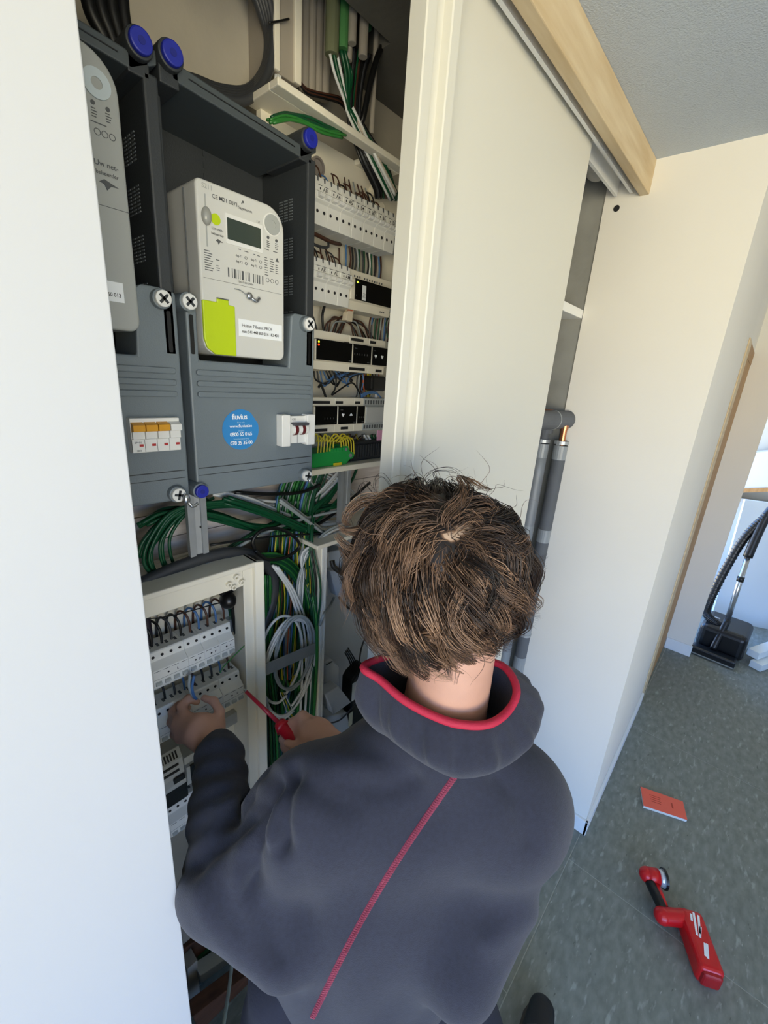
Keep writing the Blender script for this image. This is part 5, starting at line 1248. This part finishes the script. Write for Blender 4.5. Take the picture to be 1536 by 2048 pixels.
ss = col_.modifiers.new('sub', 'SUBSURF'); ss.levels = 2; ss.render_levels = 2
MB().tube([t + UPV*.001 for t in T_], .0058, n=8, sub=1, closed=True).build('collar_trim', m_trim, col_, smooth=True)

# --- trousers and shoes
tr = SDF((-0.05, -0.30, 0.02), (1.12, 0.75, 0.98), 0.008)
tr.cap(waist - UPV*0.06, hip - UPV*0.05, 0.125, 0.145, 0.03, flat=FW, ratio=0.68)
for a, b, c in ((hpL, knL, anL), (hpR, knR, anR)):
    a2 = a.lerp(b, .16); tr.cap(a2, b, 0.092, 0.072, 0.04); tr.cap(b, c - UPV*0.03, 0.072, 0.058, 0.03)
def tr_post(v, q):
    v = relax(v, q, 2); n = vnormals(v, q); x, y, z = v.T
    return v + n*(.004*np.sin(26*z + 14*x + 3*np.sin(20*y)) + .003*np.sin(30*x - 26*y + 9*z))[:, None]
tr.mesh('trousers', m_trouser, person, post=tr_post); del tr
for c, dirv in ((anL, Vector((0.75, 0.66, 0)).normalized()), (anR, Vector((0.98, 0.18, 0)).normalized())):
    s = SDF((c.x-.25, c.y-.25, -.01), (c.x+.25, c.y+.25, .2), 0.006)
    g0 = Vector((c.x, c.y, 0)); sd = Vector((dirv.y, -dirv.x, 0))
    s.cap(g0 - dirv*.05 + UPV*.05, g0 + dirv*.03 + UPV*.05, .042, .045, .02); s.cap(g0 + UPV*.05, g0 + UPV*.13, .047, .050, .02)
    s.cap(g0 + dirv*.03 + UPV*.045, g0 + dirv*.14 + UPV*.034, .046, .036, .02)
    s.cut(Vector((0, 0, .004)), (0, 0, -1))
    sh_ = s.mesh('shoe', m_shoe, person, post=lambda v, q: relax(v, q, 2))
    MB().prism([tuple((g0 + dirv*a + sd*b)[:2]) for a, b in ((-.095, -.025), (-.10, 0), (-.095, .025), (-.04, .042), (.05, .05), (.12, .045), (.165, .028), (.178, 0), (.165, -.028), (.12, -.045), (.05, -.05), (-.04, -.042))], 0.0, 0.016, axis=2).build('sole', m_black, sh_)

# --- glasses
gl = MB()
e0 = PD(666, 1122, .70)
lens_pts = [PD(664, 1121, .70), PD(668, 1134, .698), PD(684, 1145, .692), PD(702, 1149, .685), PD(718, 1144, .678), PD(740, 1140, .67)]
fr = MB().tube(lens_pts, .0046, n=8)
fr.tube([PD(678, 1194, .705), PD(690, 1210, .695), PD(706, 1222, .682), PD(722, 1232, .668), PD(738, 1236, .655)], .0022, n=6)
fr.build('glasses', m_black, person, smooth=True)

# --- screwdriver
sa = PD(488, 1379, .87); sb = PD(560, 1448, .845); sc2 = PD(572, 1462, .838); sd_ = PD(602, 1494, .815)
u = (sd_-sb).normalized()
sdv = thing('screwdriver', sb, 'red insulated screwdriver held in the right hand, pointing at the lower board', 'screwdriver')
MB().tube([sa.lerp(sb, .06), sb], .0036, n=12, sub=1, r2=.0046).build('shaft', mat('sdr_red', 'a32032', 0.4), sdv, smooth=True)
MB().cyl(sa, sa.lerp(sb, .08), .0020, .0030, n=10).build('blade', m_silver, sdv)
hp_ = MB().tube([sb, sb.lerp(sd_, .12), sb.lerp(sd_, .3), sb.lerp(sd_, .55), sb.lerp(sd_, .8), sd_], .0125, n=16, sub=3)
hp_.cyl(sb - u*.004, sb + u*.012, .010, .0165, n=16).build('handle', mat('sdr_handle', 'b81626', 0.35), sdv, smooth=True)
MB().cyl(sd_, sd_ + u*.012, .011, .009, n=14).build('end_cap', m_black, sdv)
yt = thing('yellow_tool', PD(592, 1505, .80), 'small yellow wire hook between the fingers of the right hand', 'tool')
MB().tube([PD(580, 1497, .80), PD(594, 1512, .797), PD(604, 1510, .79), PD(598, 1498, .785), PD(588, 1494, .79)], .0026, n=7).build('loop', mat('tool_yellow', 'd8a32a', 0.5), yt, smooth=True)
# ------------------------------------------------------------------ hair: tapered strands in wavy locks over a dark under-layer
def build_hair():
    HRn, HFn, HUn, hc = (np.array(v) for v in (HR, HF, HU, headc))
    rad = np.array([0.080, 0.100, 0.098]); off = np.array([0, -0.006, 0.022])
    def surf(dirs, h):                            # dirs in head space (right, forward, up); h = height above the skull
        return dirs*(rad + h[:, None]) + off
    best = (1e9, None)
    for _ in range(4000):
        d = RNG.normal(size=3); d /= np.linalg.norm(d); p = d*(rad+.02) + off; wp = hc + p[0]*HRn + p[1]*HFn + p[2]*HUn
        if (np.array(EYE)-wp) @ (d[0]*HRn + d[1]*HFn + d[2]*HUn) <= 0: continue
        x, y = proj(wp); e = (x-905)**2 + (y-1062)**2
        if e < best[0]: best = (e, d)
    crown = best[1]
    NL = 560; locks = []
    while len(locks) < NL:
        d = RNG.normal(size=3); d /= np.linalg.norm(d)
        if d[1] > 0.72 and d[2] < 0.45: continue
        if d[0] > .75 and RNG.random() < .3: continue          # face
        lim = -0.42 if d[1] < 0.1 else -0.10
        if d[2] < lim - 0.15*(d[1] < -0.6): continue
        locks.append(d)
    locks = np.array(locks)
    verts = []; faces = []; tone = []; base = 0
    S = 15
    def strand(P, r0, tn):
        nonlocal base
        T = np.gradient(P, axis=0); T /= np.maximum(np.linalg.norm(T, axis=1, keepdims=True), 1e-9)
        A = np.cross(T, np.array([.31, .52, .79])); A /= np.maximum(np.linalg.norm(A, axis=1, keepdims=True), 1e-9); B = np.cross(T, A)
        n = len(P); w = r0*np.clip(1.25 - np.linspace(0, 1, n)**2.2*1.15, .1, 1)
        for k in range(3):
            a = 2*math.pi*k/3; verts.append(P + (A*math.cos(a) + B*math.sin(a))*w[:, None])
        idx = base + np.arange(n)
        for k in range(3):
            k2 = (k+1) % 3
            faces.append(np.stack([idx[:-1]+k*n, idx[1:]+k*n, idx[1:]+k2*n, idx[:-1]+k2*n], 1))
        base += 3*n; tone.extend([tn]*(3*n))
    for li, d0 in enumerate(locks):
        left = max(0.0, -d0[0])                            # the left side is curlier and lighter
        curl = (0.30 + 1.5*left + 0.25*RNG.random())*(1.0 if d0[1] < 0.25 or left > .4 else .35)
        d0z = d0[2]
        lift = RNG.uniform(0.004, 0.034)*(1.0 if d0[0] < 0.15 else 0.55); length = RNG.uniform(0.11, 0.175)
        fl = crown - d0*(crown @ d0); fl = -fl/np.maximum(np.linalg.norm(fl), 1e-6)       # away from the crown
        swirl = np.cross(d0, fl)
        down = np.array([0, -0.15, -1.0]); down -= d0*(down @ d0)
        flow0 = fl*0.8 + down*0.75 + swirl*RNG.normal(0, .28); flow0 /= np.linalg.norm(flow0)
        ph = RNG.uniform(0, 6.28); fq = RNG.uniform(0.8, 1.4)*(1 + 0.9*left); amp = min(curl, 1.35)*RNG.uniform(0.011, 0.021)
        tn_l = np.clip(0.20 + 0.46*left + RNG.normal(0, .25), 0.02, .86)
        ns = 25
        wd = RNG.uniform(.007, .013); spread = RNG.normal(0, 1, (ns, 2))
        guide = np.zeros((S, 3)); p = d0.copy(); fl_ = flow0.copy()
        for k in range(S):
            guide[k] = p
            p = p + fl_*(length/(S-1)/0.095)*(0.55 + 0.45*np.sin(math.pi*min(k/(S-1)+.1, 1)))
            dn = np.array([0, -0.05, -1.0]); dn -= p*(dn @ p)/(p @ p)
            p /= np.linalg.norm(p); fl_ = fl_ + dn*.12; fl_ -= p*(fl_ @ p); fl_ /= np.linalg.norm(fl_)
        for s in range(ns):
            jit = RNG.normal(0, wd/0.09, 3); d = d0 + jit*0.8; d /= np.linalg.norm(d)
            h = np.zeros(S); p = d.copy(); pts = np.zeros((S, 3)); fl_ = flow0.copy()
            L = length*RNG.uniform(.82, 1.08)
            for k in range(S):
                t = k/(S-1)
                pts[k] = p
                p = p + fl_*(L/(S-1)/0.095)*(0.55 + 0.45*np.sin(math.pi*min(t+.1, 1)))
                dn = np.array([0, -0.05, -1.0]); dn -= p*(dn @ p)/(p @ p)
                p /= np.linalg.norm(p); fl_ = fl_ + dn*.12; fl_ -= p*(fl_ @ p); fl_ /= np.linalg.norm(fl_)
            tt = np.linspace(0, 1, S)
            h = 0.002 + lift*np.sin(np.pi*np.minimum(tt*0.75+.02, .5)) + RNG.normal(0, .0016) + curl*.010*tt**2*(0.5+.5*math.sin(li*2.3)) + .0035*spread[s, 0]*(1-.5*tt)
            mixw = (0.86*np.linspace(0, 1, S)**0.7)[:, None]
            pts = pts*(1-mixw) + guide*mixw; pts /= np.linalg.norm(pts, axis=1, keepdims=True)
            P = surf(pts, h)
            side = np.cross(pts, flow0); side /= np.maximum(np.linalg.norm(side, axis=1, keepdims=True), 1e-6)

            P = P + side*(amp*np.sin(ph + fq*6.28*tt + s*.05)*tt**.7)[:, None] + pts*(amp*.8*np.cos(ph + fq*6.28*tt)*tt**.8)[:, None]
            qn = np.linalg.norm((P-off)/(rad+.036), axis=1, keepdims=True); P = np.where(P[:, 2:] > .055, off + (P-off)/np.maximum(qn, 1)**.85, P)
            strand(hc + P[:, :1]*HRn + P[:, 1:2]*HFn + P[:, 2:]*HUn, RNG.uniform(.00042, .00075), float(np.clip(tn_l + RNG.normal(0, .10), 0, .88)))
    # loose fly-away curls on the crown and on the left
    for i in range(150):
        d = RNG.normal(size=3); d /= np.linalg.norm(d)
        if d[2] < 0.25 and d[0] > -0.3: continue
        if d[1] > .6 and d[2] < .3: continue
        L = RNG.uniform(.03, .075); tt = np.linspace(0, 1, 18); u = np.cross(d, RNG.normal(size=3)); u /= np.linalg.norm(u); w = np.cross(d, u)
        R_ = RNG.uniform(.006, .016); ph = RNG.uniform(0, 6.28); fq = RNG.uniform(.5, 1.2)
        P = d*(rad+.018) + off + d*(L*np.sqrt(tt)*.75)[:, None] + u*(R_*np.sin(ph+fq*6.28*tt)*tt)[:, None] + w*(R_*np.cos(ph+fq*6.28*tt)*tt + L*.5*tt**2)[:, None]
        strand(hc + P[:, :1]*HRn + P[:, 1:2]*HFn + P[:, 2:]*HUn, .00038, float(RNG.uniform(.3, .8)))
    # single locks that break the outline: curls at the left, tufts on the nape, loops on top
    feat = [([(790, 1010), (735, 1000), (700, 1020), (690, 1045), (712, 1052)], .645, .7), ([(780, 1050), (725, 1060), (690, 1060), (672, 1045)], .64, .75),
            ([(770, 1085), (715, 1100), (685, 1085), (668, 1060)], .635, .8), ([(770, 1110), (715, 1130), (690, 1110), (676, 1085)], .63, .7),
            ([(775, 1140), (735, 1160), (712, 1190), (706, 1235)], .62, .75), ([(790, 1170), (745, 1200), (728, 1235), (748, 1262)], .61, .6),
            ([(820, 1080), (770, 1110), (745, 1170), (760, 1230)], .595, .8), ([(850, 1090), (800, 1130), (775, 1190), (790, 1250), (770, 1285)], .59, .65),
            ([(870, 1100), (850, 1150), (815, 1200), (820, 1260), (790, 1300)], .585, .75), ([(840, 1240), (800, 1290), (765, 1300)], .59, .15), ([(850, 1260), (830, 1300), (795, 1318)], .59, .1),
            ([(885, 1250), (893, 1310), (905, 1372)], .583, .12), ([(905, 1260), (918, 1320), (908, 1376)], .583, .15), ([(870, 1260), (875, 1310), (895, 1345)], .585, .1), ([(935, 1265), (950, 1310), (940, 1345), (958, 1338)], .59, .2),
            ([(930, 1085), (965, 1140), (960, 1220), (985, 1290), (965, 1325)], .60, .55), ([(960, 1085), (1005, 1140), (1005, 1220), (1020, 1270), (1000, 1310)], .61, .45), ([(990, 1080), (1030, 1140), (1040, 1210), (1030, 1270)], .63, .4),
            ([(985, 1010), (1030, 1060), (1046, 1110), (1040, 1150)], .66, .3), ([(910, 1090), (925, 1150), (905, 1210), (925, 1270), (915, 1310)], .59, .5),
            ([(890, 1000), (840, 985), (790, 990), (755, 1015)], .66, .5), ([(930, 1000), (975, 1005), (1015, 1040), (1030, 1085)], .66, .25)]
    for path, dd, tn in feat:
        G = np.array([list(q) for q in smooth_path([PD(x, y, dd + .012*math.sin(3.1*i/len(path))*-1) for i, (x, y) in enumerate(path)], 6)])
        m_ = len(G); t = np.linspace(0, 1, m_)
        for s in range(46):
            o0 = RNG.normal(0, .0065, 3); o1 = RNG.normal(0, .0016, 3); a = RNG.uniform(0, 6.28)
            P = G + o0*(1-t)[:, None]**.8 + o1*t[:, None] + .0012*np.stack([np.sin(a+9*t), np.cos(a+8*t), np.sin(a+7*t)], 1)*t[:, None]
            strand(P[:max(5, int(m_*RNG.uniform(.8, 1)))], RNG.uniform(.00042, .0007), float(np.clip(tn + RNG.normal(0, .16), 0.02, .9)))
    for path, dd in [([(850, 985), (850, 955), (875, 938), (905, 938), (921, 952), (900, 968)], .66), ([(790, 990), (765, 955), (748, 960), (748, 985), (762, 1000)], .66), ([(860, 980), (835, 950), (815, 952), (805, 970)], .66),
                     ([(880, 975), (870, 950), (885, 944), (918, 950)], .66), ([(760, 1000), (728, 965), (716, 985), (726, 1005)], .66), ([(925, 985), (940, 960), (960, 975)], .66)]:
        for s in range(3):
            j = RNG.normal(0, 2.5, 2)
            strand(np.array([list(q) for q in smooth_path([PD(x+j[0], y+j[1], dd+.003*s) for x, y in path], 7)]), .00042, .35)
    # nape point
    v = np.concatenate(verts); f = np.concatenate(faces)
    me = bpy.data.meshes.new('hair')
    # under-layer
    u = MB(); nu, nv = 96, 64
    uv = []; uf = []
    for j in range(nv+1):
        ph = math.pi*j/nv
        for i in range(nu):
            th = 2*math.pi*i/nu; d = np.array([math.sin(ph)*math.cos(th), math.sin(ph)*math.sin(th), math.cos(ph)])
            h = 0.010
            if d[1] > .55 and d[2] < .55: h = -.012
            elif d[2] < -.45: h = -.012
            elif d[1] > .0 and d[2] < -.1: h = -.010
            p = d*(rad+h) + off; uv.append(hc + p[0]*HRn + p[1]*HFn + p[2]*HUn)
    for j in range(nv):
        for i in range(nu): uf.append((j*nu+i, j*nu+(i+1) % nu, (j+1)*nu+(i+1) % nu, (j+1)*nu+i))
    nb = len(v); allv = np.concatenate([v, np.array(uv)]); allf = np.concatenate([f, np.array(uf)+nb])
    cn = crown; part = np.array([0.75, -0.55, 0.0]); part -= cn*(part @ cn); part /= np.linalg.norm(part); perp = np.cross(cn, part)
    for q in uv:
        w = np.array(q) - hc; d = np.array([w @ HRn, w @ HFn, w @ HUn]) - off; d /= rad; d /= np.linalg.norm(d)
        tone.append(1.0 if (d @ cn > .9 and abs(d @ perp) < .075 and -0.12 < d @ part < .30) else 0.0)
    me.vertices.add(len(allv)); me.vertices.foreach_set('co', allv.astype(np.float32).ravel())
    me.loops.add(len(allf)*4); me.loops.foreach_set('vertex_index', allf.astype(np.int32).ravel())
    me.polygons.add(len(allf)); me.polygons.foreach_set('loop_start', np.arange(0, 4*len(allf), 4, dtype=np.int32))
    me.polygons.foreach_set('use_smooth', np.ones(len(allf), bool)); me.update(calc_edges=True)
    at = me.attributes.new('tone', 'FLOAT', 'POINT'); at.data.foreach_set('value', np.array(tone, np.float32))
    m = bpy.data.materials.new('brown_hair'); m.use_nodes = True; nt = m.node_tree; b = nt.nodes['Principled BSDF']
    a = nt.nodes.new('ShaderNodeAttribute'); a.attribute_name = 'tone'; r = nt.nodes.new('ShaderNodeValToRGB')
    r.color_ramp.elements[0].color = lin('1a120e'); r.color_ramp.elements[1].color = lin('c2a68c')
    e = r.color_ramp.elements.new(.42); e.color = lin('392a21')
    e = r.color_ramp.elements.new(.86); e.color = lin('98775d')
    nt.links.new(a.outputs['Fac'], r.inputs[0]); nt.links.new(r.outputs[0], b.inputs['Base Color'])
    b.inputs['Roughness'].default_value = .42; b.inputs['Specular IOR Level'].default_value = .5
    me.materials.append(m)
    o = bpy.data.objects.new('hair', me); COL.objects.link(o); o.parent = person; o.matrix_parent_inverse = Matrix.Translation(person.location).inverted()
    o['kind'] = 'stuff'
    return o
build_hair()

# ------------------------------------------------------------------ labels: things of a group that look alike are told apart by colour and by their order
ORD = ['', 'first', 'second', 'third', 'fourth', 'fifth', 'sixth', 'seventh', 'eighth', 'ninth', 'tenth', 'eleventh', 'twelfth', 'thirteenth', 'fourteenth', 'fifteenth', 'sixteenth', 'seventeenth', 'eighteenth', 'nineteenth', 'twentieth']
CN = {'green_sheath': 'dark green', 'bright_green_sheath': 'bright green', 'white_sheath': 'white', 'grey_sheath': 'grey', 'dark_grey_sheath': 'dark grey', 'black_sheath': 'black',
      'brown_wire': 'brown', 'blue_wire': 'blue', 'orange_wire': 'orange', 'yellow_wire': 'yellow', 'grey_conduit': 'grey'}
VERT = ('green cables under the meter boxes', 'green cables rising to the upper board', 'white cables across the back', 'white cables into the upper board', 'crossing green cables', 'diagonal cables',
        'cables above the lower board', 'green cables under the rim', 'drooping dark wires', 'light blue arching wires', 'grey cables toward the cabinet', 'thin cables under the upper rim')
same = {}
for o in SC.objects:
    if o.parent is None and o.type == 'MESH' and 'group' in o: same.setdefault(o['label'], []).append(o)
for lab, objs in same.items():
    if len(objs) < 2: continue
    bycol = {}
    for o in objs: bycol.setdefault(CN.get(o.data.materials[0].name, ''), []).append(o)
    words = lab.split()
    for c, lst in bycol.items():
        vert = lst[0]['group'] in VERT
        def key(o):
            vs = o.data.vertices; n = len(vs); q = [proj(vs[int(n*f)].co)[1 if vert else 0] for f in (.25, .4, .5, .6, .75)]; return sum(q)
        lst.sort(key=key)
        base = lab
        for w in ('green or', 'brown or grey', 'dark or blue', 'white or green', 'pale', 'green and yellow', 'thin coloured', 'coloured', 'dark green', 'bright green', 'dark grey', 'light blue', 'green', 'white', 'black', 'grey', 'brown', 'dark'):
            if base.startswith(w + ' '): base = base[len(w)+1:]; break
        for i, o in enumerate(lst):
            k = i+1; n = len(lst)
            if n == 1: tail = ''
            elif k <= 20: tail = ', %s from the %s' % (ORD[k], 'top' if vert else 'left')
            else: tail = ', %s from the right' % ORD[n-k+1]
            o['label'] = ((c + ' ') if c else '') + base + tail
